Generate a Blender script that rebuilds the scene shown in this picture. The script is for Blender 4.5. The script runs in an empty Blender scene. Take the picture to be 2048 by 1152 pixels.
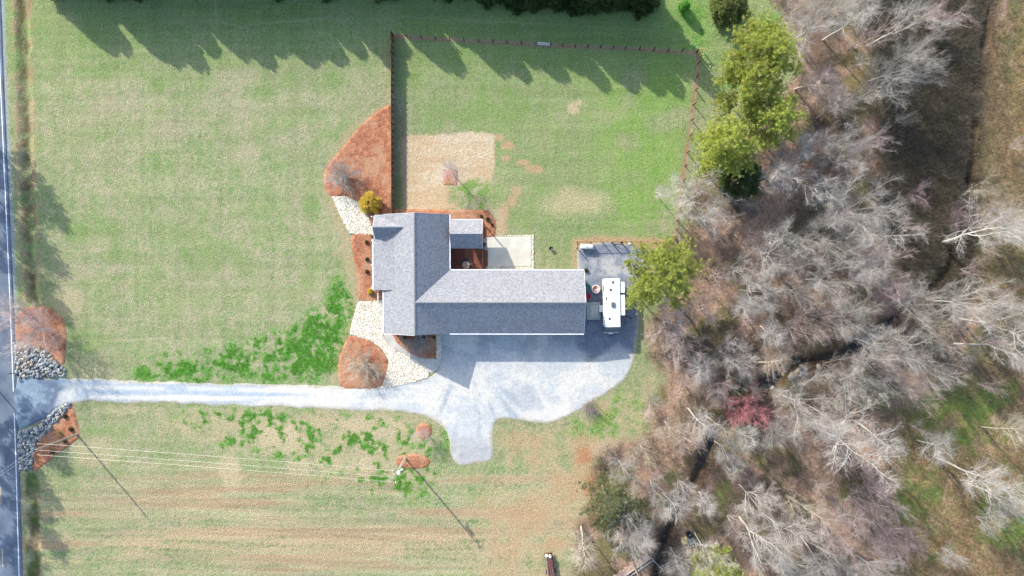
import bpy, bmesh, math, random
import numpy as np
from mathutils import Vector, Matrix

random.seed(7)
rng = np.random.default_rng(7)
scene = bpy.context.scene
COL = scene.collection

# ------------------------------------------------------------------ camera
FPX, CAM_H = 1365.0, 112.0            # focal length in photo pixels, flying height in metres
NADX, NADY = 1040.0, 540.0            # photo pixel straight below the drone
_a = Vector((-(NADX - 1024) / FPX, -(576 - NADY) / FPX, -1.0)).normalized()
_zc = -_a
_xc = Vector((0, 1, 0)).cross(_zc).normalized()
_yc = _zc.cross(_xc)
cam_data = bpy.data.cameras.new('camera')
cam_data.sensor_width = 36.0
cam_data.lens = FPX / 2048.0 * 36.0
cam_data.clip_start = 0.5
cam_data.clip_end = 8000.0
cam = bpy.data.objects.new('camera', cam_data)
COL.objects.link(cam)
cam.matrix_world = Matrix(((_xc.x, _yc.x, _zc.x, 0), (_xc.y, _yc.y, _zc.y, 0), (_xc.z, _yc.z, _zc.z, CAM_H), (0, 0, 0, 1)))
scene.camera = cam

# ------------------------------------------------------------------ sky, sun, exposure
SUN_EL = math.radians(28.0)
SHX, SHY = 0.641, -0.767              # direction in which shadows fall
world = bpy.data.worlds.new('World')
scene.world = world
world.use_nodes = True
wn = world.node_tree.nodes
sky = wn.new('ShaderNodeTexSky')
sky.sky_type = 'NISHITA'
sky.sun_disc = False
sky.sun_elevation = SUN_EL
sky.sun_rotation = math.atan2(-SHX, -SHY)
sky.air_density = 1.0
sky.dust_density = 1.5
wn['Background'].inputs[1].default_value = 0.15
world.node_tree.links.new(sky.outputs[0], wn['Background'].inputs[0])
sun_data = bpy.data.lights.new('sun', 'SUN')
sun_data.energy = 3.0
sun_data.angle = math.radians(0.5)
sun_data.color = (1.0, 0.94, 0.83)
sun = bpy.data.objects.new('sun', sun_data)
COL.objects.link(sun)
_s = Vector((-SHX * math.cos(SUN_EL), -SHY * math.cos(SUN_EL), math.sin(SUN_EL)))
sun.rotation_euler = _s.to_track_quat('Z', 'Y').to_euler()
sun.location = _s * 200
scene.view_settings.view_transform = 'Standard'
scene.view_settings.look = 'None'
scene.view_settings.gamma = 1.0
scene.view_settings.exposure = 1.56
scene.render.resolution_x, scene.render.resolution_y = 1024, 576

# ------------------------------------------------------------------ pixel <-> place
XC, YC, ZC = np.array(_xc), np.array(_yc), np.array(_zc)


def P(px, py, h=0.0):
    d = XC * ((px - 1024) / FPX) + YC * ((576 - py) / FPX) - ZC
    t = (h - CAM_H) / d[2]
    return float(t * d[0]), float(t * d[1])


def PV(px, py, h=0.0):
    x, y = P(px, py, h)
    return Vector((x, y, h))


def to_px(x, y, z=0.0):
    vx, vy, vz = x, y, z - CAM_H
    cx = vx * XC[0] + vy * XC[1] + vz * XC[2]
    cy = vx * YC[0] + vy * YC[1] + vz * YC[2]
    cz = -(vx * ZC[0] + vy * ZC[1] + vz * ZC[2])
    return 1024 + FPX * cx / cz, 576 - FPX * cy / cz


# ------------------------------------------------------------------ noise
def _hash(i, j, seed):
    n = (i.astype(np.int64) * 374761393 + j.astype(np.int64) * 668265263 + seed * 1442695041) & 0xFFFFFFFF
    n = ((n ^ (n >> 13)) * 1274126177) & 0xFFFFFFFF
    n = ((n ^ (n >> 16)) * 2246822519) & 0xFFFFFFFF
    return ((n ^ (n >> 15)) & 0xFFFFFF) / float(0xFFFFFF)


def vnoise(x, y, scale, seed=0):
    x = np.asarray(x, float) / scale
    y = np.asarray(y, float) / scale
    i, j = np.floor(x), np.floor(y)
    u, v = x - i, y - j
    u, v = u * u * (3 - 2 * u), v * v * (3 - 2 * v)
    i, j = i.astype(np.int64), j.astype(np.int64)
    return (_hash(i, j, seed) * (1 - u) + _hash(i + 1, j, seed) * u) * (1 - v) + (_hash(i, j + 1, seed) * (1 - u) + _hash(i + 1, j + 1, seed) * u) * v


def fbm(x, y, scale, octv=4, seed=0, gain=0.55):
    a, t, w = 0.0, 0.0, 1.0
    for k in range(octv):
        ca, sa = math.cos(k * 0.9 + seed), math.sin(k * 0.9 + seed)
        a = a + w * vnoise(x * ca - y * sa, x * sa + y * ca, scale / (2 ** k), seed * 17 + k)
        t += w
        w *= gain
    return a / t


def sstep(a, b, x):
    t = np.clip((x - a) / (b - a), 0, 1)
    return t * t * (3 - 2 * t)


def sdist(x, y, poly):
    """signed distance to a polygon, positive inside"""
    x = np.asarray(x, float)
    y = np.asarray(y, float)
    d = np.full(x.shape, 1e18)
    ins = np.zeros(x.shape, bool)
    n = len(poly)
    for k in range(n):
        ax, ay = poly[k]
        bx, by = poly[(k + 1) % n]
        ex, ey = bx - ax, by - ay
        L = ex * ex + ey * ey + 1e-12
        t = np.clip(((x - ax) * ex + (y - ay) * ey) / L, 0, 1)
        d = np.minimum(d, (x - ax - t * ex) ** 2 + (y - ay - t * ey) ** 2)
        if abs(ey) > 1e-12:
            c = ((ay > y) != (by > y)) & (x < ex * (y - ay) / ey + ax)
            ins ^= c
    d = np.sqrt(d)
    return np.where(ins, d, -d)


def pdist(x, y, line):
    """distance to a polyline"""
    d = np.full(np.shape(x), 1e18)
    for (ax, ay), (bx, by) in zip(line[:-1], line[1:]):
        ex, ey = bx - ax, by - ay
        L = ex * ex + ey * ey + 1e-12
        t = np.clip(((x - ax) * ex + (y - ay) * ey) / L, 0, 1)
        d = np.minimum(d, (x - ax - t * ex) ** 2 + (y - ay - t * ey) ** 2)
    return np.sqrt(d)


def smooth_poly(poly, it=2):
    for _ in range(it):
        q = []
        for k in range(len(poly)):
            a, b = poly[k], poly[(k + 1) % len(poly)]
            q.append((a[0] * .75 + b[0] * .25, a[1] * .75 + b[1] * .25))
            q.append((a[0] * .25 + b[0] * .75, a[1] * .25 + b[1] * .75))
        poly = q
    return poly


def wpoly(pts, h=0.0):
    return [P(a, b, h) for a, b in pts]


ALB = 2.0                              # photo radiance of a sunlit level surface of albedo 1


def A(r, g, b):
    """photo sRGB of a sunlit level surface -> albedo"""
    f = lambda c: (c / 255.0 / 12.92) if c <= 10.3 else ((c / 255.0 + 0.055) / 1.055) ** 2.4
    return np.array([f(r) / ALB, f(g) / ALB * 0.99, f(b) / ALB * 0.90])


def mixc(c, c2, m):
    m = np.asarray(m)[..., None]
    return c * (1 - m) + np.asarray(c2) * m


# ------------------------------------------------------------------ materials
MATS = {}


def nt(name):
    m = bpy.data.materials.new(name)
    m.use_nodes = True
    t = m.node_tree
    return m, t, t.nodes, t.links, t.nodes['Principled BSDF']


def mat(name, col, rough=0.8, var=0.15, scale=3.0, bump=0.0, bscale=20.0, spec=0.3, metal=0.0, objvar=0.0, coord='Object', hue=None):
    """plain procedural material: colour broken up by noise, optional bump and per-object variation"""
    if name in MATS:
        return MATS[name]
    m, t, N, L, b = nt(name)
    col = tuple(float(c) for c in col)
    tc = N.new('ShaderNodeTexCoord')
    nz = N.new('ShaderNodeTexNoise')
    nz.inputs['Scale'].default_value = scale
    nz.inputs['Detail'].default_value = 5
    L.new(tc.outputs[coord], nz.inputs['Vector'])
    mx = N.new('ShaderNodeMix')
    mx.data_type = 'RGBA'
    c2 = hue if hue is not None else tuple(c * (1 - var) * 0.9 for c in col)
    mx.inputs[6].default_value = (*[min(1, c * (1 + var)) for c in col], 1)
    mx.inputs[7].default_value = (*[float(c) for c in c2], 1)
    rp = N.new('ShaderNodeMapRange')
    rp.inputs[1].default_value, rp.inputs[2].default_value = 0.35, 0.65
    L.new(nz.outputs[0], rp.inputs[0])
    L.new(rp.outputs[0], mx.inputs[0])
    out = mx.outputs[2]
    if objvar:
        oi = N.new('ShaderNodeObjectInfo')
        hs = N.new('ShaderNodeHueSaturation')
        mr = N.new('ShaderNodeMapRange')
        mr.inputs[3].default_value, mr.inputs[4].default_value = 1 - objvar, 1 + objvar
        L.new(oi.outputs['Random'], mr.inputs[0])
        L.new(mr.outputs[0], hs.inputs['Value'])
        mr2 = N.new('ShaderNodeMapRange')
        mr2.inputs[3].default_value, mr2.inputs[4].default_value = 0.5 - objvar * .06, 0.5 + objvar * .06
        ml = N.new('ShaderNodeMath')
        ml.operation = 'FRACT'
        m7 = N.new('ShaderNodeMath')
        m7.operation = 'MULTIPLY'
        m7.inputs[1].default_value = 7.31
        L.new(oi.outputs['Random'], m7.inputs[0])
        L.new(m7.outputs[0], ml.inputs[0])
        L.new(ml.outputs[0], mr2.inputs[0])
        L.new(mr2.outputs[0], hs.inputs['Hue'])
        L.new(out, hs.inputs['Color'])
        out = hs.outputs[0]
    L.new(out, b.inputs['Base Color'])
    b.inputs['Roughness'].default_value = rough
    b.inputs['Specular IOR Level'].default_value = spec
    b.inputs['Metallic'].default_value = metal
    if bump:
        n2 = N.new('ShaderNodeTexNoise')
        n2.inputs['Scale'].default_value = bscale
        n2.inputs['Detail'].default_value = 4
        L.new(tc.outputs[coord], n2.inputs['Vector'])
        bp = N.new('ShaderNodeBump')
        bp.inputs['Strength'].default_value = 1.0
        bp.inputs['Distance'].default_value = bump
        L.new(n2.outputs[0], bp.inputs['Height'])
        L.new(bp.outputs[0], b.inputs['Normal'])
    MATS[name] = m
    return m


def attr_mat(name, rough=0.95, fine=((3.0, 0.25), (9.0, 0.25)), bump=0.03, bscale=5.0, spec=0.1):
    """colour from the mesh's own colour attribute, broken up by fine noise"""
    m, t, N, L, b = nt(name)
    at = N.new('ShaderNodeAttribute')
    at.attribute_name = 'albedo'
    tc = N.new('ShaderNodeTexCoord')
    out = at.outputs['Color']
    for sc, am in fine:
        nz = N.new('ShaderNodeTexNoise')
        nz.inputs['Scale'].default_value = sc
        nz.inputs['Detail'].default_value = 3
        L.new(tc.outputs['Object'], nz.inputs['Vector'])
        mr = N.new('ShaderNodeMapRange')
        mr.inputs[1].default_value, mr.inputs[2].default_value = 0.3, 0.7
        mr.inputs[3].default_value, mr.inputs[4].default_value = 1 - am, 1 + am
        L.new(nz.outputs[0], mr.inputs[0])
        vm = N.new('ShaderNodeVectorMath')
        vm.operation = 'SCALE'
        L.new(out, vm.inputs[0])
        L.new(mr.outputs[0], vm.inputs['Scale'])
        out = vm.outputs[0]
    L.new(out, b.inputs['Base Color'])
    b.inputs['Roughness'].default_value = rough
    b.inputs['Specular IOR Level'].default_value = spec
    if bump:
        n2 = N.new('ShaderNodeTexNoise')
        n2.inputs['Scale'].default_value = bscale
        n2.inputs['Detail'].default_value = 4
        L.new(tc.outputs['Object'], n2.inputs['Vector'])
        bp = N.new('ShaderNodeBump')
        bp.inputs['Distance'].default_value = bump
        L.new(n2.outputs[0], bp.inputs['Height'])
        L.new(bp.outputs[0], b.inputs['Normal'])
    return m


# ------------------------------------------------------------------ mesh helpers
def tag(o, label=None, cat=None, group=None, kind=None):
    if label: o['label'] = label
    if cat: o['category'] = cat
    if group: o['group'] = group
    if kind: o['kind'] = kind
    return o


def link(name, me, parent=None, m=None):
    o = bpy.data.objects.new(name, me)
    COL.objects.link(o)
    if parent is not None:
        o.parent = parent
    if m is not None and me is not None and len(me.materials) == 0:
        me.materials.append(m)
    return o


def thing(name, label, cat, loc=(0, 0, 0), rz=0.0, group=None):
    o = bpy.data.objects.new(name, None)
    o.empty_display_size = 0.3
    COL.objects.link(o)
    o.location = loc
    o.rotation_euler = (0, 0, rz)
    return tag(o, label, cat, group)


def np_mesh(name, verts, faces, fcol=None, vcol=None, smooth=False):
    """verts (n,3), faces (m,k) int array, all with k corners"""
    verts = np.asarray(verts, np.float32)
    faces = np.asarray(faces, np.int32)
    me = bpy.data.meshes.new(name)
    me.vertices.add(len(verts))
    me.vertices.foreach_set('co', verts.ravel())
    k = faces.shape[1]
    me.loops.add(faces.size)
    me.loops.foreach_set('vertex_index', faces.ravel())
    me.polygons.add(len(faces))
    me.polygons.foreach_set('loop_start', np.arange(0, faces.size, k, dtype=np.int32))
    if smooth:
        me.polygons.foreach_set('use_smooth', np.ones(len(faces), bool))
    me.update(calc_edges=True)
    if fcol is not None:
        a = me.attributes.new('albedo', 'FLOAT_COLOR', 'FACE')
        a.data.foreach_set('color', np.hstack([fcol, np.ones((len(fcol), 1))]).astype(np.float32).ravel())
    if vcol is not None:
        a = me.attributes.new('albedo', 'FLOAT_COLOR', 'POINT')
        a.data.foreach_set('color', np.hstack([vcol, np.ones((len(vcol), 1))]).astype(np.float32).ravel())
    return me


class MB:
    def __init__(s):
        s.v, s.f = [], []

    def add(s, vs, fs):
        o = len(s.v)
        s.v += [tuple(q) for q in vs]
        s.f += [tuple(i + o for i in f) for f in fs]
        return s

    def box(s, c, d, rz=0.0, taper=1.0):
        x, y, z = d[0] / 2, d[1] / 2, d[2] / 2
        ca, sa = math.cos(rz), math.sin(rz)
        vs = []
        for k, zz in ((1, -z), (taper, z)):
            for xx, yy in ((-x, -y), (x, -y), (x, y), (-x, y)):
                vs.append((c[0] + (xx * ca - yy * sa) * k, c[1] + (xx * sa + yy * ca) * k, c[2] + zz))
        return s.add(vs, [(0, 3, 2, 1), (4, 5, 6, 7), (0, 1, 5, 4), (1, 2, 6, 5), (2, 3, 7, 6), (3, 0, 4, 7)])

    def tube(s, pts, rad, n=6, cap=True):
        pts = [Vector(p) for p in pts]
        if not hasattr(rad, '__len__'):
            rad = [rad] * len(pts)
        vs, fs = [], []
        up = Vector((0, 0, 1))
        for i, p in enumerate(pts):
            d = (pts[min(i + 1, len(pts) - 1)] - pts[max(i - 1, 0)]).normalized()
            a = d.cross(up)
            if a.length < 0.05:
                a = d.cross(Vector((1, 0, 0)))
            a.normalize()
            b = d.cross(a)
            for k in range(n):
                t = 2 * math.pi * k / n
                vs.append(p + a * (math.cos(t) * rad[i]) + b * (math.sin(t) * rad[i]))
        for i in range(len(pts) - 1):
            for k in range(n):
                fs.append((i * n + k, i * n + (k + 1) % n, (i + 1) * n + (k + 1) % n, (i + 1) * n + k))
        if cap:
            fs.append(tuple(range(n))[::-1])
            fs.append(tuple((len(pts) - 1) * n + k for k in range(n)))
        return s.add(vs, fs)

    def lathe(s, prof, n=20, c=(0, 0, 0)):
        vs, fs = [], []
        for r, z in prof:
            for k in range(n):
                t = 2 * math.pi * k / n
                vs.append((c[0] + r * math.cos(t), c[1] + r * math.sin(t), c[2] + z))
        for i in range(len(prof) - 1):
            for k in range(n):
                fs.append((i * n + k, i * n + (k + 1) % n, (i + 1) * n + (k + 1) % n, (i + 1) * n + k))
        fs.append(tuple(range(n))[::-1])
        fs.append(tuple((len(prof) - 1) * n + k for k in range(n)))
        return s.add(vs, fs)

    def prism(s, poly, z0, z1):
        n = len(poly)
        vs = [(a, b, z0) for a, b in poly] + [(a, b, z1) for a, b in poly]
        return s.add(vs, [tuple(range(n))[::-1], tuple(range(n, 2 * n))] + [(k, (k + 1) % n, n + (k + 1) % n, n + k) for k in range(n)])

    def build(s, name, m, parent=None, smooth=False, bevel=0.0, solid=0.0, loc=None):
        me = bpy.data.meshes.new(name)
        me.from_pydata(s.v, [], s.f)
        bm = bmesh.new()
        bm.from_mesh(me)
        bmesh.ops.recalc_face_normals(bm, faces=bm.faces)
        if bevel:
            bmesh.ops.bevel(bm, geom=list(bm.edges), offset=bevel, segments=2, profile=0.6, affect='EDGES', clamp_overlap=True)
        bm.to_mesh(me)
        bm.free()
        if smooth:
            me.polygons.foreach_set('use_smooth', [True] * len(me.polygons))
        o = link(name, me, parent, m)
        if solid:
            md = o.modifiers.new('solid', 'SOLIDIFY')
            md.thickness = solid
            md.offset = -1
        if loc is not None:
            o.location = loc
        return o


# ------------------------------------------------------------------ terrain
CREEK = wpoly([(2010, -140), (1985, -40), (1972, 60), (1962, 120), (1942, 200), (1948, 260), (1942, 330), (1935, 400), (1905, 470), (1898, 530), (1870, 570), (1830, 600), (1770, 660), (1700, 705), (1650, 722), (1596, 724), (1540, 770), (1490, 790), (1468, 830), (1430, 880), (1402, 940), (1370, 1000), (1330, 1080), (1310, 1200), (1290, 1400)])
DITCH = wpoly([(38, -300), (42, 0), (52, 300), (58, 500), (66, 600)])
DITCH2 = wpoly([(66, 960), (68, 1000), (70, 1152), (74, 1500)])
BANK = wpoly([(1690, 90), (1745, 180), (1758, 300), (1757, 420)])


def ground_z(x, y):
    x = np.asarray(x, float)
    y = np.asarray(y, float)
    dc = pdist(x, y, CREEK) + (fbm(x, y, 4.0, 3, 3) - 0.5) * 1.6
    cw_ = (0.35 + 1.25 * fbm(x, y, 5.0, 2, 13) ** 1.3) * (0.5 + 0.5 * sstep(P(0, 420)[1], P(0, 520)[1], y)) 
    z = -1.5 * (1 - sstep(0.1, 1.9, dc / cw_))
    dd = np.minimum(pdist(x, y, DITCH), pdist(x, y, DITCH2)) + (fbm(x, y, 2.5, 3, 14) - .5) * 1.0
    z = z - 0.38 * (1 - sstep(0.1, 1.5, dd))
    px, py = to_px(x, y)
    wood = sstep(1300, 1420, px)
    z = z + wood * (fbm(x, y, 6.0, 4, 11) - 0.5) * 0.5
    east = sstep(0, 5, x - np.interp(y, [P(1757, 420)[1], P(1757, 420)[1] + 1], [0, 0]) - P(1752, 300)[0])
    band = sstep(P(1757, 460)[1], P(1757, 400)[1], y)
    z = z - 0.7 * east * band * sstep(0.2, 1.4, dc * 0.2)
    return z


def gz(x, y):
    return float(ground_z(np.array([x]), np.array([y]))[0])


def axis(lo, hi, step, far):
    a = list(np.arange(lo, hi + step * .5, step))
    s, l, r = step, [], []
    v = lo
    while v > -far:
        s *= 1.35
        v -= s
        l.append(v)
    s, v = step, hi
    while v < far:
        s *= 1.35
        v += s
        r.append(v)
    return np.array(l[::-1] + a + r)


gx, gy = axis(-90, 90, 0.25, 3000), axis(-56, 54, 0.25, 3000)
GX, GY = np.meshgrid(gx, gy)
GX, GY = GX.ravel(), GY.ravel()
GZ = ground_z(GX, GY)
PXX, PYY = to_px(GX, GY)
jx = (fbm(GX, GY, 2.5, 4, 21) - 0.5)
jy = (fbm(GX, GY, 0.9, 3, 22) - 0.5)
n05 = vnoise(GX, GY, 0.35, 31)
n1 = fbm(GX, GY, 1.2, 3, 32)
n3 = fbm(GX, GY, 3.5, 3, 33)
n10 = fbm(GX, GY, 12.0, 3, 34)
n06 = fbm(GX, GY, 1.1, 2, 35)
n2 = fbm(GX, GY, 2.2, 2, 36)
wht = rng.random(GX.shape)


def reg(poly, soft=10.0, amp=14.0, sm=1):
    return sstep(-soft, soft, sdist(PXX, PYY, smooth_poly(poly, sm) if sm else poly) + jx * amp * 2 + jy * amp)


def ell(cx, cy, rx, ry, soft=0.4, amp=0.8):
    d = 1 - np.sqrt(((PXX - cx) / rx) ** 2 + ((PYY - cy) / ry) ** 2)
    return sstep(-soft, soft, d + jx * amp + jy * amp * .6)


def road_x(py, off):                   # photo x of a line running with the road, off metres right of the edge line
    return np.interp(py, [-400, 150, 580, 900, 1152, 1600], [-18, 1, 20, 32, 39, 52]) + off / 0.082


# lawn: green and dormant blades mixed
C = np.zeros((len(GX), 3)) + A(128, 160, 100)
C = mixc(C, A(202, 188, 166), sstep(0.17, 0.78, 0.18 * n1 + 0.17 * n3 + 0.20 * n10 + 0.20 * n05 + 0.25 * wht))
C = mixc(C, A(120, 164, 76), 0.5 * sstep(0.46, 0.74, 0.35 * n3 + 0.35 * n2 + 0.3 * wht))
yard = reg([(790, -80), (1520, -80), (1560, 60), (1420, 120), (1340, 480), (990, 480), (985, 260), (800, 250)], 25, 10)
C = mixc(C, A(128, 168, 80), yard * 0.45 * sstep(0.25, 0.7, n3 * .4 + n1 * .3 + wht * .3))
C = mixc(C, A(120, 165, 78), (1 - sstep(60, 210, PYY)) * 0.4 * (1 - sstep(1400, 1500, PXX)))
rightyard = reg([(1200, 130), (1400, 110), (1345, 480), (1230, 470)], 40, 20)
C = mixc(C, A(128, 182, 66), rightyard * 0.4 * sstep(0.3, 0.6, n3))
# mower arcs and a faint path worn into the grass
for ln_, a_ in (([(430, -10), (432, 30), (450, 47), (480, 53), (530, 47), (600, 40), (660, 34)], .35), ([(762, 60), (762, 140), (758, 190), (720, 225), (670, 275), (640, 310), (628, 350), (640, 400), (660, 450), (690, 520)], .3), ([(770, 60), (770, 150), (764, 200)], .3), ([(140, 683), (230, 681), (330, 676)], .45), ([(790, 32), (1000, 44), (1300, 60)], .25), ([(480, 560), (480, 640)], .2), ([(500, 560), (499, 640)], .2)):
    C = mixc(C, A(204, 194, 168), a_ * (1 - sstep(.8, 2.4, pdist(PXX, PYY, ln_) + jy * 1.5)))
for _k in range(26):
    _r = np.random.default_rng(900 + _k)
    _x, _y = _r.uniform(60, 700), _r.uniform(120, 740)
    C = mixc(C, A(200, 184, 162) if _k % 2 else A(112, 158, 72), .32 * ell(_x, _y, _r.uniform(14, 60), _r.uniform(8, 30), .6, 1.2))
# mowing lines across the lawn
C = C * (1 + 0.20 * (fbm(GX * 0.03, GY, 0.7, 2, 41) - 0.5))[:, None]
C = C * (1 + 0.16 * (fbm(GX, GY * 0.03, 0.7, 2, 42) - 0.5))[:, None]
# lower field: dry, striped
low = sstep(900, 985, PYY + jx * 60) * (1 - sstep(1330, 1420, PXX))
st = fbm(GX * 0.05, GY, 1.3, 4, 43)
st2 = fbm(GX * 0.05, GY, 0.4, 2, 44)
C = mixc(C, A(200, 184, 156), low * 0.62 * sstep(0.34, 0.56, st * .65 + n3 * .2 + wht * .15))
C = mixc(C, A(192, 160, 132), low * 0.6 * sstep(0.52, 0.66, st))
C = C * (1 + low * 0.45 * (st2 - 0.5))[:, None]
band = np.exp(-((PYY - 1085 - jx * 10) / 26) ** 2) * sstep(200, 260, PXX) * (1 - sstep(900, 1150, PXX))
C = mixc(C, A(214, 186, 156), 0.75 * band * sstep(0.25, 0.6, st2 * .6 + wht * .4))
# worn / dormant areas
dryp = reg([(1000, 845), (1110, 850), (1240, 780), (1290, 740), (1310, 860), (1220, 890), (1170, 1000), (1120, 1152), (900, 1152), (960, 980), (1000, 930)], 30, 18)
C = mixc(C, A(208, 186, 154), dryp * 0.7 * sstep(0.3, 0.62, n1 * .5 + n3 * .3 + wht * .2))
C = mixc(C, A(200, 166, 134), dryp * 0.5 * sstep(0.5, 0.7, n3))
sdry = reg([(310, 815), (860, 828), (890, 860), (830, 960), (700, 950), (560, 900), (330, 880)], 22, 14)
C = mixc(C, A(206, 190, 158), sdry * 0.72 * sstep(0.25, 0.6, n1 * .45 + n3 * .35 + wht * .2))
for cx, cy, rx, ry, a in ((565, 872, 45, 26, .8), (460, 940, 22, 34, .7), (600, 930, 30, 18, .6), (1150, 405, 62, 26, .6), (1145, 215, 12, 14, .9), (1157, 205, 8, 8, .9), (690, 930, 60, 16, .5), (130, 600, 30, 30, .5), (200, 900, 50, 26, .45), (750, 850, 60, 20, .5), (240, 820, 40, 10, .4)):
    C = mixc(C, A(216, 198, 168), a * ell(cx, cy, rx, ry))
for cx, cy, rx, ry in ((1015, 292, 14, 9), (1012, 316, 9, 6), (1045, 325, 14, 6), (1068, 338, 16, 7), (1032, 382, 10, 12), (1024, 402, 9, 14), (1008, 425, 8, 20), (1000, 455, 16, 14), (998, 275, 10, 8)):
    C = mixc(C, A(214, 176, 146), 0.75 * ell(cx, cy, rx, ry))
# bare lawn rim round the beds and drive
rim = reg([(640, 340), (700, 250), (783, 195), (783, 215), (700, 285), (660, 340), (672, 400), (700, 470), (716, 560), (716, 610), (690, 690), (676, 775), (655, 770), (668, 700), (700, 600), (690, 540), (670, 450), (648, 390)], 5, 8)
C = mixc(C, A(204, 180, 150), 0.55 * rim)
# straw-covered rectangle
straw = sstep(-3, 3, sdist(PXX, PYY, [(800, 272), (960, 264), (988, 268), (991, 290), (986, 360), (980, 385), (940, 418), (800, 420)]) + jy * 9)
straw = straw * (1 - 0.8 * ell(945, 395, 52, 30, .3, .9))
sc = mixc(np.zeros((len(GX), 3)) + A(236, 216, 194), A(222, 192, 162), sstep(0.4, 0.62, fbm(GX * 0.18, GY, 1.2, 3, 45) * .7 + wht * .3))
C = C * (1 - 0.88 * straw[:, None]) + sc * 0.88 * straw[:, None]
C = mixc(C, A(118, 168, 70), 0.75 * ell(940, 385, 46, 24, .3, 1.3) * sstep(0.4, 0.55, n1))
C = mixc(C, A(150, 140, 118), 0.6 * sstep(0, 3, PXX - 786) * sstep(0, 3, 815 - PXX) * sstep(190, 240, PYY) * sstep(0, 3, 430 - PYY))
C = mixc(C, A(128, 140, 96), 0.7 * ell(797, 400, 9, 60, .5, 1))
# fence line soil
FT = [(783, 72), (900, 80), (1088, 90), (1250, 97), (1392, 106), (1398, 125), (1390, 190), (1382, 250), (1372, 310), (1362, 380), (1355, 440), (1348, 486)]
fl = pdist(PXX, PYY, FT) + jy * 5
C = mixc(C, A(178, 152, 132), 0.8 * (1 - sstep(2.5, 6.0, fl)))
C = mixc(C, A(184, 136, 110), 0.5 * (1 - sstep(1.5, 4, fl)) * sstep(0.45, 0.6, n3))
C = mixc(C, A(206, 170, 138), 0.8 * reg([(1146, 476), (1200, 472), (1300, 476), (1345, 480), (1345, 500), (1150, 500), (1156, 545), (1146, 545)], 4, 4, 0))
C = mixc(C, A(214, 196, 168), 0.5 * reg([(955, 430), (1000, 420), (1010, 470), (960, 480)], 8, 8, 0))
# lush clumps beside the drive
lush = reg([(265, 765), (280, 735), (320, 700), (400, 705), (470, 690), (520, 670), (600, 650), (640, 600), (655, 570), (690, 560), (706, 600), (700, 640), (680, 690), (668, 765), (560, 762), (420, 758)], 16, 16)
dens = sstep(300, 640, PXX) * .085 - .02
n04 = fbm(GX, GY, 0.55, 2, 37)
lm = lush * sstep(0.445, 0.56, 0.18 * n3 + 0.24 * n2 + 0.28 * n06 + .30 * n04 + dens)
lush2 = reg([(330, 812), (420, 815), (820, 835), (880, 850), (890, 900), (870, 990), (800, 1000), (640, 950), (500, 900), (380, 880)], 22, 16)
lm2 = lush2 * sstep(0.535, 0.61, 0.16 * n3 + 0.24 * n2 + 0.30 * n06 + .30 * n04)
lush3 = np.maximum.reduce([0.75 * ell(1200, 850, 70, 30), 0.8 * ell(1255, 815, 30, 50), 0.8 * ell(885, 880, 14, 40), 0.8 * ell(850, 985, 40, 20), 0.7 * ell(1540, 40, 26, 22), 0.6 * ell(1455, 150, 24, 60), 0.5 * ell(1340, 400, 20, 30), 0.55 * ell(1370, 60, 40, 50)])
lm3 = lush3 * sstep(0.44, 0.6, 0.4 * n3 + 0.3 * n1 + .3 * n06)
LM = np.maximum.reduce([lm, lm2, lm3 * 0.8])
C = mixc(C, A(96, 184, 54), np.clip(LM, 0, 1) * (.5 + .45 * sstep(.2, .7, wht * .5 + n05 * .5)))
# woods: red-brown leaf litter, brush, clearings
WOOD = [(1525, -80), (1548, 30), (1605, 80), (1590, 170), (1500, 235), (1450, 300), (1410, 345), (1375, 395), (1362, 470), (1352, 510), (1372, 570), (1330, 610), (1295, 640), (1292, 715), (1345, 750), (1300, 800), (1300, 880), (1225, 885), (1195, 905), (1180, 960), (1185, 1020), (1150, 1060), (1150, 1152), (1130, 1400), (2400, 1400), (2400, -80)]
wood = reg(WOOD, 16, 14)
lit = mixc(np.zeros((len(GX), 3)) + A(200, 168, 150), A(168, 140, 124), sstep(0.35, 0.65, n1 * .5 + wht * .5))
lit = mixc(lit, A(208, 184, 160), 0.7 * sstep(0.45, 0.65, n3 * .7 + n05 * .3))
lit = mixc(lit, A(122, 120, 76), 0.8 * sstep(0.50, 0.62, fbm(GX, GY, 5, 4, 51)))
lit = mixc(lit, A(124, 106, 98), 0.75 * sstep(0.50, 0.64, fbm(GX, GY, 4, 4, 52)))
C = C * (1 - wood[:, None]) + lit * wood[:, None]
thick = reg([(1700, -80), (1762, 160), (1770, 430), (1800, 560), (1900, 640), (1945, 560), (1942, 330), (1950, 180), (1975, -80)], 26, 20)
brush = mixc(np.zeros((len(GX), 3)) + A(108, 100, 86), A(138, 124, 112), sstep(0.3, 0.7, n1 * .6 + wht * .4))
brush = mixc(brush, A(108, 122, 72), 0.85 * sstep(0.46, 0.6, n3))
brush = mixc(brush, A(186, 164, 136), 0.7 * sstep(0.57, 0.68, fbm(GX, GY, 3.0, 3, 54)))
C = C * (1 - 0.85 * thick[:, None]) + brush * 0.85 * thick[:, None]
rust = np.exp(-((pdist(GX, GY, BANK)) / 0.55) ** 2)
C = mixc(C, A(176, 136, 112), 0.7 * rust * sstep(.3, .6, n1))
tan = np.maximum(reg([(1975, 20), (2200, 20), (2200, 720), (1930, 640), (1950, 420), (1950, 300), (1968, 150)], 16, 16), reg([(1820, 780), (2200, 700), (2200, 1400), (1850, 1400), (1800, 1080), (1780, 900)], 40, 26))
tang = mixc(np.zeros((len(GX), 3)) + A(206, 180, 142), A(170, 132, 98), sstep(0.35, 0.65, n1 * .5 + wht * .5))
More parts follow.
